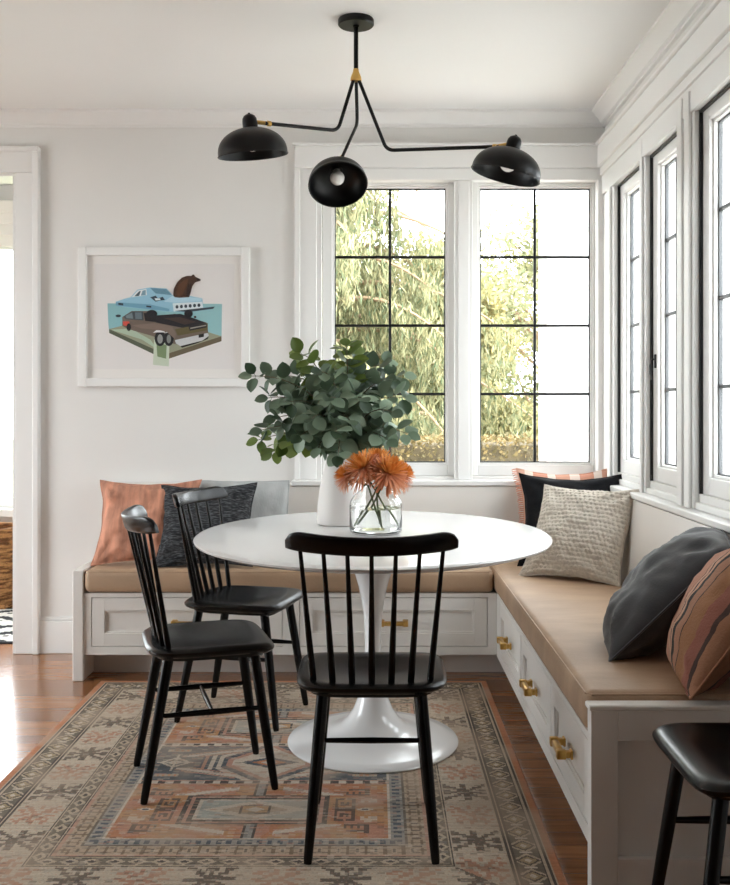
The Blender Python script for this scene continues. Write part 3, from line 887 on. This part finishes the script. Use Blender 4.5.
BR = [(0, (164, 118, 96)), (.07, DK), (.085, TAN), (.155, DK), (.19, TAN), (.25, DK), (.32, (146, 102, 78)), (.45, DK), (.465, (136, 92, 58)), (.70, (132, 78, 62)), (.85, (60, 40, 32)), (.9, (150, 104, 76))]
M['brownstripe'] = stripe_mat('brown_stripe', BR, 'X', 4.0, .10)
pillow('throw_pillow', .44, .45, .21, M['brownstripe'], 'brown, rust and black striped pillow at the near end of the right bench', foot((.845, 2.87), .44, -100), -100, 35, roll=0, seed=12, wr=.010, ear=-.03)
# ------------------------------------------------------------------ pendant lamp
lamp = thing('pendant_lamp', 'black three arm ceiling lamp with dome shades and brass joints', 'lamp', (-.072, 3.69, H))
def rel(p): return Vector(p)-Vector((-.072, 3.69, H))
m = MB(); m.lathe([(.0001, 0), (.064, 0), (.066, -.003), (.066, -.020), (.062, -.024), (.0001, -.024)], 48)
m.build('canopy', M['blackmetal'], lamp, 40)
m = MB(); m.tube([(0, 0, -.02), (0, 0, -.185)], .0085, 14); m.lathe([(.0085, -.03), (.012, -.03), (.012, -.024), (.0085, -.022)], 20)
m.build('stem', M['blackmetal'], lamp)
zh = 2.425-H
m = MB(); m.lathe([(.0001, zh+.022), (.010, zh+.022), (.011, zh+.012), (.020, zh-.010), (.021, zh-.020), (.017, zh-.024), (.0001, zh-.024)], 28)
tag(m.build('hub', M['brass'], lamp), 'brass hub where the arms meet')
def dome():
    p = []
    Rr, hh = .121, .092
    for k in range(15):
        a = PI/2*k/14; p.append((max(.0001, Rr*math.sin(a)), hh*math.cos(a)**.85 if k < 14 else 0))
    out = p+[(Rr+.002, -.003), (Rr, -.005), (Rr-.003, -.003)]
    for k in range(13, -1, -1):
        a = PI/2*k/14; out.append((max(.0001, (Rr-.004)*math.sin(a)), (hh-.004)*math.cos(a)**.85))
    return out
arms = [(rel((-.137, 3.645, 2.207)), rel(P(265, 123.2, 3.47)), P(253, 154.5, 3.47), (R(-7), R(-5)), 1),
        (rel((.041, 3.64, 2.134)), rel(P(499, 146.6, 3.47)), P(505.5, 174.5, 3.47), (R(-2), R(15)), -1),
        (rel(P(357.3, 124, 3.79)), rel(P(341.2, 159, 4.12)), P(338, 184.5, 4.11), (R(36), R(-7)), 0)]
for bend, end, ctr, (pit, rol), side in arms:
    d = (bend-Vector((0, 0, zh))); d = Vector((d.x, d.y, 0)).normalized()
    st = Vector((d.x*.010, d.y*.010, zh-.016))
    path = round_path([st, bend, end], .03, 8)
    a = MB(); a.tube(path, .0066, 12)
    a.build('arm', M['blackmetal'], lamp)
    # shade frame: local z = up the dome's axis
    T = Matrix.Translation(ctr-Vector((-.072, 3.69, H))) @ Matrix.Rotation(rol, 4, 'Y') @ Matrix.Rotation(-pit, 4, 'X')
    s = MB(); s.lathe(dome(), 56, close=False, mat4=T)
    so = s.build('lamp_shade', M['blackmetal'], lamp, 50)
    c = MB(); c.lathe([(.0001, .138), (.010, .1365), (.019, .131), (.0245, .122), (.026, .110), (.026, .082), (.0001, .082)], 32, mat4=T)
    c.lathe([(.0001, .142), (.004, .141), (.005, .137), (.0001, .1365)], 12, mat4=T)
    c.build('socket_cap', M['blackmetal'], so, 40)
    b = MB(); pr = []
    for k in range(17):
        q = PI*k/16; pr.append((max(.0001, .030*math.sin(q)), 0.040+.030*math.cos(q)))
    b.lathe(pr, 24, mat4=T); b.lathe([(.018, .05), (.015, .088)], 16, mat4=T, close=False)
    tag(b.build('bulb', M['bulb'], so), 'white frosted bulb')
    cap = T @ Vector((0, 0, .112))
    dr = (end-path[-2]).normalized()
    j = MB(); j.tube([end-dr*.022, end-dr*.010], .0095, 14); j.tube([end-dr*.011, end+(cap-end)*.75], .0072, 12)
    tag(j.build('joint', M['brass'], lamp), 'brass joint')

# ------------------------------------------------------------------ framed print
AY = 4.85
art = thing('framed_print', 'white framed print of stacked cars with a bear, on the left wall', 'picture', (0, 0, 0))
ax0, ax1, az0, az1 = (78-375.5)*.00485, (249.5-375.5)*.00485, 1.2+(407-386.5)*.00485, 1.2+(407-247)*.00485
art.location = ((ax0+ax1)/2, YW, (az0+az1)/2)
hw, hh_ = (ax1-ax0)/2, (az1-az0)/2; fw = .040
m = MB()
m.box(-hw, -hw+fw, -.034, -.002, -hh_, hh_, .003).box(hw-fw, hw, -.034, -.002, -hh_, hh_, .003)
m.box(-hw+fw-.001, hw-fw+.001, -.034, -.002, -hh_, -hh_+fw, .003).box(-hw+fw-.001, hw-fw+.001, -.034, -.002, hh_-fw, hh_, .003)
m.build('frame', M['trim'], art)
MB().box(-hw+.02, hw-.02, -.012, -.003, -hh_+.02, hh_-.02, 0).build('backing', M['mat_board'], art)
MB().box(-hw+fw-.004, hw-fw+.004, -.0255, -.0235, -hh_+fw-.004, hh_-fw+.004, 0).build('glass', M['artglass'], art)
def A(px, py):       # crop pixel (3.65 per photo pixel, from 60,230) -> local x,z
    X = 60+px/3.65; Y = 230+py/3.65
    return ((X-375.5)*.00487-art.location.x, 1.2+(407-Y)*.00487-art.location.z)
pm = MB(); layer = [0]
pc = {}
pmats = [M['print_paper']]
def ink(c):
    if c not in pc:
        pc[c] = len(pmats); pmats.append(mat('ink_%d' % len(pmats), c, .8))
    return pc[c]
def poly(pts, c, raw_=False):
    layer[0] += 1
    y = -.0135-.00006*layer[0]
    q = [A(*p) for p in pts]
    pm.add([(x, y, z) for x, z in q], [tuple(range(len(q)))], ink(c))
def ell(cx, cy, rx, ry, c, n=18, a0=0):
    poly([(cx+rx*math.cos(2*PI*k/n), cy+ry*math.sin(2*PI*k/n)) for k in range(n)], c)
q = [A(127, 124), A(636, 124), A(636, 508), A(127, 508)]
pm.box(q[0][0], q[1][0], -.0135, -.012, q[2][1], q[0][1], 0)
# teal tank with a slab floor
poly([(174, 268), (386, 268), (386, 470), (180, 372), (176, 330)], (138, 184, 190))
poly([(386, 268), (592, 270), (590, 398), (386, 468)], (146, 190, 194))
poly([(180, 362), (386, 454), (590, 388), (430, 338), (300, 330)], (150, 152, 130))
poly([(180, 362), (386, 454), (386, 474), (180, 376)], (86, 92, 74)); poly([(386, 454), (590, 388), (590, 406), (386, 474)], (104, 92, 72))
poly([(186, 364), (300, 400), (340, 426), (360, 440), (330, 400), (260, 360)], (172, 190, 168))
poly([(344, 400), (400, 412), (398, 498), (340, 492)], (196, 206, 186)); poly([(352, 410), (390, 420), (388, 470), (356, 462)], (120, 140, 104))
# lower car: brown estate with a dark bonnet
poly([(228, 318), (262, 296), (330, 296), (344, 318), (420, 306), (470, 318), (536, 338), (542, 376), (520, 400), (440, 420), (380, 408), (340, 388), (250, 362), (228, 350)], (112, 98, 88))
poly([(232, 316), (264, 298), (304, 298), (306, 330), (240, 326)], (70, 78, 82)); poly([(240, 314), (264, 301), (268, 324), (244, 322)], (112, 128, 134)); poly([(274, 301), (298, 301), (300, 326), (276, 325)], (104, 118, 126))
poly([(306, 304), (346, 302), (352, 336), (312, 332)], (36, 34, 36))
poly([(346, 312), (440, 306), (500, 326), (538, 342), (470, 362), (352, 338)], (40, 38, 42)); poly([(380, 322), (440, 318), (500, 336), (456, 346)], (70, 54, 50))
poly([(230, 334), (254, 334), (256, 352), (232, 348)], (206, 84, 70))
poly([(420, 362), (540, 340), (540, 366), (430, 386)], (98, 88, 56)); poly([(470, 352), (536, 342), (536, 356), (474, 368)], (40, 38, 40)); poly([(476, 357), (534, 346), (534, 350), (476, 362)], (150, 146, 140))
poly([(420, 402), (540, 376), (544, 386), (520, 404), (440, 424), (424, 414)], (196, 198, 200)); poly([(440, 424), (520, 404), (544, 388), (540, 398), (500, 414), (446, 430)], (28, 26, 26)); poly([(506, 382), (526, 378), (526, 390), (507, 394)], (30, 32, 30))
ell(366, 396, 20, 28, (30, 30, 32)); ell(366, 398, 10, 17, (150, 150, 148)); ell(398, 396, 18, 28, (30, 30, 32)); ell(398, 398, 8, 16, (130, 134, 130)); ell(252, 355, 8, 14, (30, 30, 32))
poly([(340, 376), (352, 366), (378, 366), (388, 378), (380, 374), (352, 374)], (220, 222, 222)); poly([(386, 376), (396, 366), (412, 368), (416, 384), (408, 374)], (220, 222, 222))
poly([(350, 340), (410, 352), (424, 380), (420, 398), (390, 372), (356, 364), (300, 360), (262, 348)], (126, 108, 98))
# upper car: pale blue saloon
poly([(204, 262), (240, 250), (258, 246), (284, 218), (330, 210), (390, 214), (412, 238), (470, 240), (520, 250), (524, 282), (566, 280), (540, 292), (470, 300), (380, 298), (330, 290), (240, 282), (206, 276)], (146, 190, 210))
poly([(330, 212), (388, 216), (408, 238), (350, 232)], (96, 136, 156)); poly([(262, 246), (286, 221), (316, 216), (318, 238)], (224, 228, 228)); poly([(272, 243), (290, 224), (296, 223), (290, 241)], (70, 90, 100)); poly([(296, 240), (302, 222), (314, 219), (314, 238)], (120, 150, 164))
poly([(204, 264), (330, 272), (400, 288), (400, 297), (330, 290), (206, 276)], (112, 160, 184)); poly([(214, 266), (232, 268), (232, 276), (214, 274)], (50, 66, 76)); poly([(316, 276), (334, 278), (334, 284), (316, 282)], (50, 60, 70))
poly([(330, 246), (350, 240), (358, 250), (376, 244), (384, 256), (366, 258), (350, 262)], (48, 62, 74)); poly([(346, 250), (366, 250), (368, 256), (350, 258)], (214, 226, 230))
poly([(412, 268), (520, 262), (524, 288), (416, 298)], (216, 226, 230))
for k in range(6): ell(428+k*16, 281-k*1.2, 5.5, 6.5, (54, 66, 76))
poly([(418, 296), (566, 280), (560, 288), (470, 300)], (58, 70, 78)); poly([(380, 262), (412, 240), (520, 250), (516, 260), (420, 266)], (176, 208, 222))
ell(470, 306, 16, 14, (26, 28, 32)); ell(336, 306, 20, 14, (34, 36, 40)); ell(214, 314, 10, 5, (50, 60, 70)); ell(494, 318, 5, 4, (60, 40, 36))
# the bear on the boot
poly([(414, 240), (416, 216), (428, 192), (446, 174), (464, 168), (484, 168), (490, 164), (496, 172), (514, 180), (514, 186), (494, 192), (484, 206), (478, 230), (472, 246), (436, 248), (420, 246)], (70, 44, 30))
poly([(424, 232), (434, 202), (452, 184), (470, 178), (464, 204), (448, 236), (432, 244)], (96, 60, 38)); poly([(466, 200), (482, 196), (474, 240), (462, 246)], (44, 29, 21)); poly([(496, 174), (514, 180), (514, 186), (500, 186)], (52, 38, 30)); ell(487, 167, 5, 4, (60, 38, 26))
pm.build('print', pmats, art, sharp=0)

# ------------------------------------------------------------------ vases and flowers
ZT = .752
cv_ = thing('ceramic_vase', 'tall white ceramic vase holding the eucalyptus, on the table', 'vase', (-.130, 3.83, ZT))
m = MB()
m.lathe([(.0001, 0), (.090, 0), (.097, .004), (.0985, .02), (.096, .07), (.089, .13), (.078, .19), (.064, .24), (.052, .275), (.048, .30), (.050, .305), (.045, .305), (.044, .29), (.05, .26), (.07, .18), (.085, .08), (.086, .012), (.0001, .010)], 56)
m.v = [(x*.957, y*.957, z*.957) for x, y, z in m.v]
m.build('body', M['ceramic'], cv_, 50)
GX, GY = .001, 3.545; GS = .957
gv = thing('glass_vase', 'clear glass bottle vase of water holding orange flowers, on the table', 'vase', (GX, GY, ZT))
m = MB()
op = [(.0001, 0), (.088, 0), (.096, .006), (.098, .02), (.098, .105), (.094, .122), (.080, .142), (.060, .160), (.049, .170), (.046, .182), (.047, .195), (.050, .198)]
ip = [(.0475, .198), (.0445, .194), (.0435, .182), (.046, .171), (.058, .158), (.078, .140), (.091, .121), (.0945, .105), (.0945, .022), (.090, .014), (.0001, .012)]
m.lathe(op+ip, 64, close=False)
def glass_bsdf(name, ior, tint, rough=0.):
    g = bpy.data.materials.new(name); g.use_nodes = True; b = g.node_tree.nodes['Principled BSDF']
    b.inputs['Transmission Weight'].default_value = 1; b.inputs['IOR'].default_value = ior; b.inputs['Roughness'].default_value = rough
    b.inputs['Base Color'].default_value = (*tint, 1); return g
M['vaseglass'] = glass_bsdf('vase_glass', 1.45, (.975, .985, .98)); M['water'] = glass_bsdf('water', 1.33, (.98, .99, .985))
m.v = [(x*GS, y*GS, z*GS) for x, y, z in m.v]
gl = m.build('bottle', M['vaseglass'], gv, 50)
m = MB(); m.lathe([(.0001, .0125), (.0895, .0145), (.0940, .0225), (.0940, .094), (.0001, .094)], 64)
m.v = [(x*GS, y*GS, z*GS) for x, y, z in m.v]
tag(m.build('water', M['water'], gv, 50), 'clear water filling the lower half')

def leaf(mb, base, direc, nrm, L, W, fold=.18, curl=.15, mi=0, tipr=.9):
    direc = direc.normalized(); side = direc.cross(nrm).normalized(); nrm = side.cross(direc).normalized()
    rows = [(0, .05), (.12, .62), (.3, .95), (.5, 1.0), (.7, .86), (.87, .52), (1.0, .04)]
    vs = []; fs = []
    for t, w in rows:
        c = base+direc*(L*t)-nrm*(curl*L*t*t)
        for s_ in (-1, -.5, 0, .5, 1):
            vs.append(c+side*(s_*w*W/2)+nrm*(abs(s_)*w*W*.5*fold))
    for i in range(len(rows)-1):
        for k in range(4): fs.append((i*5+k, i*5+k+1, (i+1)*5+k+1, (i+1)*5+k))
    mb.add(vs, fs, mi)
# eucalyptus: every stem is cut and stands in the vase by itself
tips = [(252, 376, -.10), (258, 440, .06), (272, 452, .0), (268, 398, -.05), (300, 354, .05), (322, 372, -.1), (346, 346, .06), (357, 362, .12), (386, 364, .08), (405, 398, .0), (408, 434, -.06), (392, 412, -.16),
        (330, 398, -.2), (290, 402, -.16), (300, 436, -.16), (336, 432, -.22), (362, 398, -.16), (284, 376, .12), (372, 384, .16), (312, 418, -.22), (350, 420, -.2), (276, 418, -.1), (316, 384, .0), (340, 380, .1), (384, 428, -.12), (404, 376, .05), (318, 448, -.16), (338, 456, -.20), (388, 440, -.16), (262, 430, -.12)]
mouth = Vector((-.130, 3.83, ZT+.29))
euc_n = 0
for i, (px, py, dy) in enumerate(tips):
    tip = P(px, py, 3.83+dy)
    a = 2*PI*i/len(tips)*5.3
    foot = Vector((-.130+.030*math.cos(a), 3.83+.030*math.sin(a), ZT+.06))
    mo = mouth+Vector((.030*math.cos(a), .030*math.sin(a), 0))
    hor = Vector((tip.x-mo.x, tip.y-mo.y, 0))
    ctrl = mo+hor*.35+Vector((0, 0, max(.10, (tip.z-mo.z)*.75+.08)))
    pts = [foot, mo]
    for k in range(1, 13):
        t = k/12; pts.append(mo*(1-t)**2+ctrl*2*t*(1-t)+tip*t*t)
    e = thing('eucalyptus_branch', 'round leaved green eucalyptus stem in the white vase', 'branch', foot, 0, 'eucalyptus stems in the white vase')
    lp = [p-foot for p in pts]
    MB().tube(lp, [.0032-.0018*k/(len(lp)-1) for k in range(len(lp))], 6).build('stem', M['twig'], e)
    lm = MB(); rr = random.Random(i+3)
    Ln = sum((lp[k+1]-lp[k]).length for k in range(1, len(lp)-1))
    nl = max(5, int(Ln/.034))
    for q in range(nl):
        t = .16+.84*(q+.5)/nl; f = 1+t*12; k = min(int(f), 12); b = lp[k].lerp(lp[k+1], f-k) if k < 13 else lp[-1]
        tan = (lp[min(k+1, 13)]-lp[k]).normalized()
        for sd in (-1, 1):
            an = q*1.7+sd*PI/2+rr.uniform(-.5, .5)
            u_ = tan.cross(Vector((.1, .2, 1))).normalized(); w_ = tan.cross(u_)
            dv = (u_*math.cos(an)+w_*math.sin(an))*.9+tan*.45+Vector((0, 0, -.28))
            nm = Vector((rr.uniform(-.5, .5), -.55+rr.uniform(-.5, .5), .75))
            size = (.092-.034*t)*rr.uniform(.8, 1.15)
            pet = dv.normalized()*.010
            leaf(lm, b+pet, dv, nm, size, size*.80, rr.uniform(.05, .3), rr.uniform(-.1, .4))
            lm.tube([b, b+pet*1.1], .0011, 4)
    dv = (lp[-1]-lp[-2]); leaf(lm, lp[-1], dv, Vector((rr.uniform(-.4, .4), -.7, .6)), .052, .044, .15, .1)
    lm.build('leaves', M['euc2'] if i in (1, 2, 4, 6) else M['euc'], e, 60)

# orange flowers in the glass vase
fl = [(362, 465, 3.50, .080, (-.45, -.30, .82)), (389, 470, 3.485, .080, (.35, -.45, .8)), (378, 458, 3.59, .068, (.05, .15, .95)), (344, 474, 3.55, .058, (-.75, -.1, .6)), (404, 472, 3.56, .060, (.75, .0, .6))]
for i, (px, py, Y, rad, ax_) in enumerate(fl):
    c = P(px, py, Y); ax_ = Vector(ax_).normalized(); rr = random.Random(40+i)
    root = thing('orange_flower', ['orange spider flower at the front left of the glass vase', 'orange spider flower at the front right of the glass vase', 'orange spider flower at the back of the glass vase bunch', 'orange spider flower leaning out furthest left of the glass vase', 'orange spider flower leaning out furthest right of the glass vase'][i], 'flower', c, 0, 'orange flowers in the glass vase')
    neck = Vector((GX+(c.x-GX)*.25, GY+(c.y-GY)*.25, ZT+.170)); fa = [(.070, -.02), (-.068, -.03), (.01, .06), (.02, -.070), (-.045, .03)][i]
    foot = Vector((GX+fa[0], GY+fa[1], ZT+.030))
    base = c-ax_*.02
    sp = [base-c, base*.6+neck*.4-ax_*.01-c, neck-c, neck*.5+foot*.5-c, foot-c]
    MB().tube(sp, [.0036, .0034, .0033, .0034, .0034], 8).build('stem', M['stem'], root)
    u_ = ax_.cross(Vector((0, 1, .3))).normalized(); w_ = ax_.cross(u_)
    pm_ = MB(); golden = PI*(3-math.sqrt(5)); N = 230
    for k in range(N):
        f = (k+.5)/N; th = (f**.62)*R(118); an = k*golden+rr.uniform(-.15, .15)
        rad_dir = u_*math.cos(an)+w_*math.sin(an)
        dv = (ax_*math.cos(th)+rad_dir*math.sin(th)).normalized()
        L = rad*(.50+.52*f**.7)*rr.uniform(.88, 1.08)
        b0 = dv*rad*.10-ax_*.012
        sd = dv.cross(ax_ if th > .15 else u_).normalized(); up_ = sd.cross(dv).normalized()
        wd_ = rad*.050*rr.uniform(.8, 1.2)
        droop = -.20*f+.10
        vs = []; fs = []
        for t, w in ((0, .45), (.35, .8), (.7, 1.0), (.92, .75), (1.0, .2)):
            cpt = b0+dv*(L*t)+up_*(L*droop*t*t*(1 if th > .2 else 0))+(ax_*(.10*L*t*t) if f < .35 else Vector((0, 0, -.10*L*t*t*f)))
            vs += [cpt-sd*wd_*w, cpt-up_*wd_*w*.45, cpt+sd*wd_*w]
        for r_ in range(4):
            for q in range(2): fs.append((r_*3+q, r_*3+q+1, (r_+1)*3+q+1, (r_+1)*3+q))
        pm_.add(vs, fs, 1 if f < .38 else 0)
    pm_.build('petals', [M['mum_out'], M['mum_in']], root, 60)
    lm = MB()
    for q in range(7):
        an = q*2.4+i; t = .15+.10*q
        b = sp[0].lerp(sp[2], min(1, t)); dv = Vector((math.cos(an), math.sin(an), .1))
        leaf(lm, b, dv, Vector((0, 0, 1)), .042, .022, .2, .3)
    lm.build('leaves', M['stem'], root, 60)

# ------------------------------------------------------------------ outside
M['lawn'] = mat('lawn', (112, 120, 84), .95, var=.2, vscale=3)
M['paving'] = mat('pale_paving', (206, 202, 196), .9, var=.06, vscale=2)
g = MB(); g.box(-26, 3.2, 6.75, 44, -.32, -.22, 0)
struct(g.build('ground', M['lawn']))
g = MB(); g.box(1.3, 26, -8, 6.74, -.34, -.2, 0).box(3.2, 26, 6.74, 44, -.34, -.2, 0).box(-14, -4.95, -8, 6.74, -.34, -.2, 0)
struct(g.build('terrace_ground', M['paving']))
pc_ = thing('porch_column', 'square white porch column outside the right hand back window', 'column', (1.135, 6.05, -.2), 0, None, 'structure')
m = MB(); m.box(-.128, .128, -.128, .128, .0, 3.1, .006)
m.build('shaft', M['trim'], pc_)
m = MB(); m.box(-.150, .150, -.150, .150, 0, .16, .006); m.box(-.140, .140, -.140, .140, 2.44, 2.475, .004); m.box(-.16, .16, -.16, .16, 2.98, 3.1, .006)
m.build('collar', M['trim'], pc_)

def scatter(name, parent, m, centers, size, aspect, n_jit, dirs=None, seed=0):
    """many small leaves as one foliage mesh; centers (k,3), one pointed quad each"""
    rs = np.random.RandomState(seed)
    c = np.asarray(centers); k = len(c)
    d = rs.randn(k, 3) if dirs is None else np.asarray(dirs)+rs.randn(k, 3)*n_jit
    d /= np.linalg.norm(d, axis=1)[:, None]+1e-9
    s = np.cross(d, rs.randn(k, 3)); s /= np.linalg.norm(s, axis=1)[:, None]+1e-9
    L = size*(.6+.8*rs.rand(k, 1)); W = L*aspect
    v = np.stack([c-d*L/2, c+s*W/2, c+d*L/2, c-s*W/2], 1).reshape(-1, 3)
    f = np.arange(k*4).reshape(-1, 4)
    me = bpy.data.meshes.new(name)
    me.vertices.add(len(v)); me.vertices.foreach_set('co', v.ravel())
    me.loops.add(k*4); me.loops.foreach_set('vertex_index', f.ravel())
    me.polygons.add(k); me.polygons.foreach_set('loop_start', np.arange(0, k*4, 4))
    me.update(calc_edges=True); me.materials.append(m)
    o = bpy.data.objects.new(name, me); C.objects.link(o); o.parent = parent
    return o
M['bark'] = mat('bark', (150, 124, 98), .95, var=.25, vscale=6, stretch=(1, 1, .2))
M['conifer'] = leaf_mat('conifer_needles', (78, 92, 62), (160, 152, 112), .8, .25)
M['maple'] = leaf_mat('pale_leaves', (118, 120, 80), (172, 158, 108), .8, .3)
M['birch'] = leaf_mat('light_green_leaves', (112, 118, 84), (166, 160, 120), .8, .3)
M['hedge'] = leaf_mat('hedge_leaves', (86, 78, 48), (146, 124, 82), .8, .2)
# weeping conifer: drooping boughs hung with curtains of needles
def weeper(loc, label, hgt, rad, nb, seed, gap=None):
    rr = random.Random(seed); rs = np.random.RandomState(seed)
    t = thing('weeping_conifer', label, 'tree', loc, 0, 'trees outside the windows')
    tr = MB(); tr.tube([(0, 0, 0), (.05, 0, hgt*.4), (-.04, .05, hgt*.75), (.02, 0, hgt)], [.16, .12, .07, .015], 12)
    cs = []; ds = []
    for k in range(nb):
        z = .5+(hgt-.6)*(k+.5)/nb; a = k*2.399+rr.uniform(-.3, .3); L = rad*(1-.72*z/hgt)*rr.uniform(.75, 1.15)
        if gap and gap(a, z): continue
        pts = []
        for q in range(9):
            f = q/8; pts.append(Vector((math.cos(a)*L*f, math.sin(a)*L*f, z+.30*L*f-.55*L*f*f)))
        tr.tube(pts, [.032*(1-f/9)+.006 for f in range(9)], 5)
        for q in range(int(62*L)):
            f = rr.random()**.8; i = min(7, int(f*8)); b = pts[i].lerp(pts[i+1], f*8-i)
            hang = rr.uniform(.25, .85); dx, dy = rr.gauss(0, .10), rr.gauss(0, .10)
            for j in range(int(hang/.045)):
                cs.append((b.x+dx+rr.gauss(0, .022), b.y+dy+rr.gauss(0, .022), b.z-j*.045)); ds.append((rr.gauss(0, .25), rr.gauss(0, .25), -1))
    ok = [i for i, (x, y, z) in enumerate(cs) if ((x+loc[0]-.66)/.40)**2+((z+loc[2]-3.62)/.48)**2 > 1]
    cs = [cs[i] for i in ok]; ds = [ds[i] for i in ok]
    tr.build('trunk', M['bark'], t)
    scatter('foliage', t, M['conifer'], cs, .115, .17, .3, ds, seed)
    return t
weeper((-.65, 12.0, -.22), 'drooping tan green conifer filling the left hand back window', 6.2, 3.0, 84, 5)
def broadleaf(loc, label, hgt, rad, m, n, seed, low=.6):
    n = int(n*2.8)
    rr = random.Random(seed); rs = np.random.RandomState(seed)
    t = thing('leafy_tree', label, 'tree', loc, 0, 'trees outside the windows')
    tr = MB(); tr.tube([(0, 0, 0), (.05, .04, hgt*.4), (0, 0, hgt*.8)], [.10, .075, .02], 10)
    bl = []
    for k in range(26):
        z = low+(hgt-low)*rr.random()**.9; a = k*2.4; r = rad*math.sqrt(max(.02, 1-((z-low)/(hgt-low)*1.25-.3)**2))*rr.uniform(.3, .95)
        p = Vector((math.cos(a)*r, math.sin(a)*r, z)); bl.append((p, rr.uniform(.25, .5)*rad*.8))
        tr.tube([(0, 0, max(.2, z-.7*r)), p*.6+Vector((0, 0, z*.37)), p], [.03, .018, .006], 5)
    tr.build('trunk', M['bark'], t)
    cs = []
    for p, r in bl:
        q = rs.randn(n//26, 3); q /= np.linalg.norm(q, axis=1)[:, None]; q *= (rs.rand(len(q), 1)**.45)*r
        cs.append(q+np.array(p))
    scatter('foliage', t, m, np.vstack(cs), .085, .6, 1, None, seed)
    return t
broadleaf((1.05, 13.0, -.22), 'pale yellow green leafy tree in the right hand back window', 3.5, 1.0, M['maple'], 5200, 3, .4)
broadleaf((2.6, 15.5, -.22), 'light green leafy tree behind the porch column', 4.2, 1.6, M['birch'], 6000, 4, .4)
broadleaf((.45, 17.5, -.22), 'light green tree between the two back windows, behind the conifer', 3.4, 2.0, M['birch'], 7000, 6, .2)
broadleaf((-2.6, 18.0, -.22), 'light green tree left of the conifer, far outside', 4.4, 2.2, M['maple'], 6000, 8, .2)
broadleaf((-.4, 16.5, -.22), 'light green tree straight behind the conifer', 3.7, 2.0, M['birch'], 9000, 11, .2)
broadleaf((1.6, 17.5, -.22), 'pale yellow green tree far behind the porch column', 3.6, 1.7, M['maple'], 8000, 13, .2)
# clipped hedge
hd = thing('clipped_hedge', 'low clipped brown green hedge across the garden outside', 'hedge', (.2, 9.0, -.22))
MB().box(-3.2, 4.2, -.30, .30, 0, 1.10, .05, 2).build('branches', mat('hedge_inside', (78, 68, 48), .95, var=.3, vscale=14), hd)
rs = np.random.RandomState(2); k = 16000
x = rs.uniform(-3.2, 4.2, k); fa = rs.rand(k) < .72
y = np.where(fa, -.335+rs.randn(k)*.022, rs.uniform(-.36, .36, k)); z = np.where(fa, rs.uniform(.1, 1.17, k), 1.13+rs.randn(k)*.02)
scatter('foliage', hd, M['hedge'], np.stack([x, y, z], 1), .040, .6, 1, None, 3)
# ------------------------------------------------------------------ light
wd = bpy.data.worlds.new('sky'); bpy.context.scene.world = wd; wd.use_nodes = True
nt = wd.node_tree; bg = nt.nodes['Background']
bg.inputs[0].default_value = (.905, .968, 1.0, 1); bg.inputs[1].default_value = 7.5
sc = bpy.context.scene
sc.view_settings.view_transform = 'Standard'; sc.view_settings.look = 'None'; sc.view_settings.gamma = 1
sc.view_settings.use_curve_mapping = False
sc.view_settings.exposure = 0.76
sc.cycles.max_bounces = 12; sc.cycles.diffuse_bounces = 6; sc.cycles.transparent_max_bounces = 24
sc.cycles.sample_clamp_indirect = 4

def portal(name, loc, rot, w, h):
    l = bpy.data.lights.new(name, 'AREA'); l.shape = 'RECTANGLE'; l.size = w; l.size_y = h; l.cycles.is_portal = True
    o = bpy.data.objects.new(name, l); C.objects.link(o); o.location = loc; o.rotation_euler = rot
portal('window_portal', (.43, 5.0, 1.6), (-PI/2, 0, 0), 1.4, 1.5)
for y0, y1 in WIN: portal('window_portal', (1.22, (y0+y1)/2, 1.56), (PI/2, 0, PI/2), y1-y0, 1.35)
portal('window_portal', (XL-.1, 3.35, 1.27), (PI/2, 0, -PI/2), 1.5, 2.05)
portal('window_portal', (-2.65, 6.58, 1.41), (-PI/2, 0, 0), 1.4, 1.73)
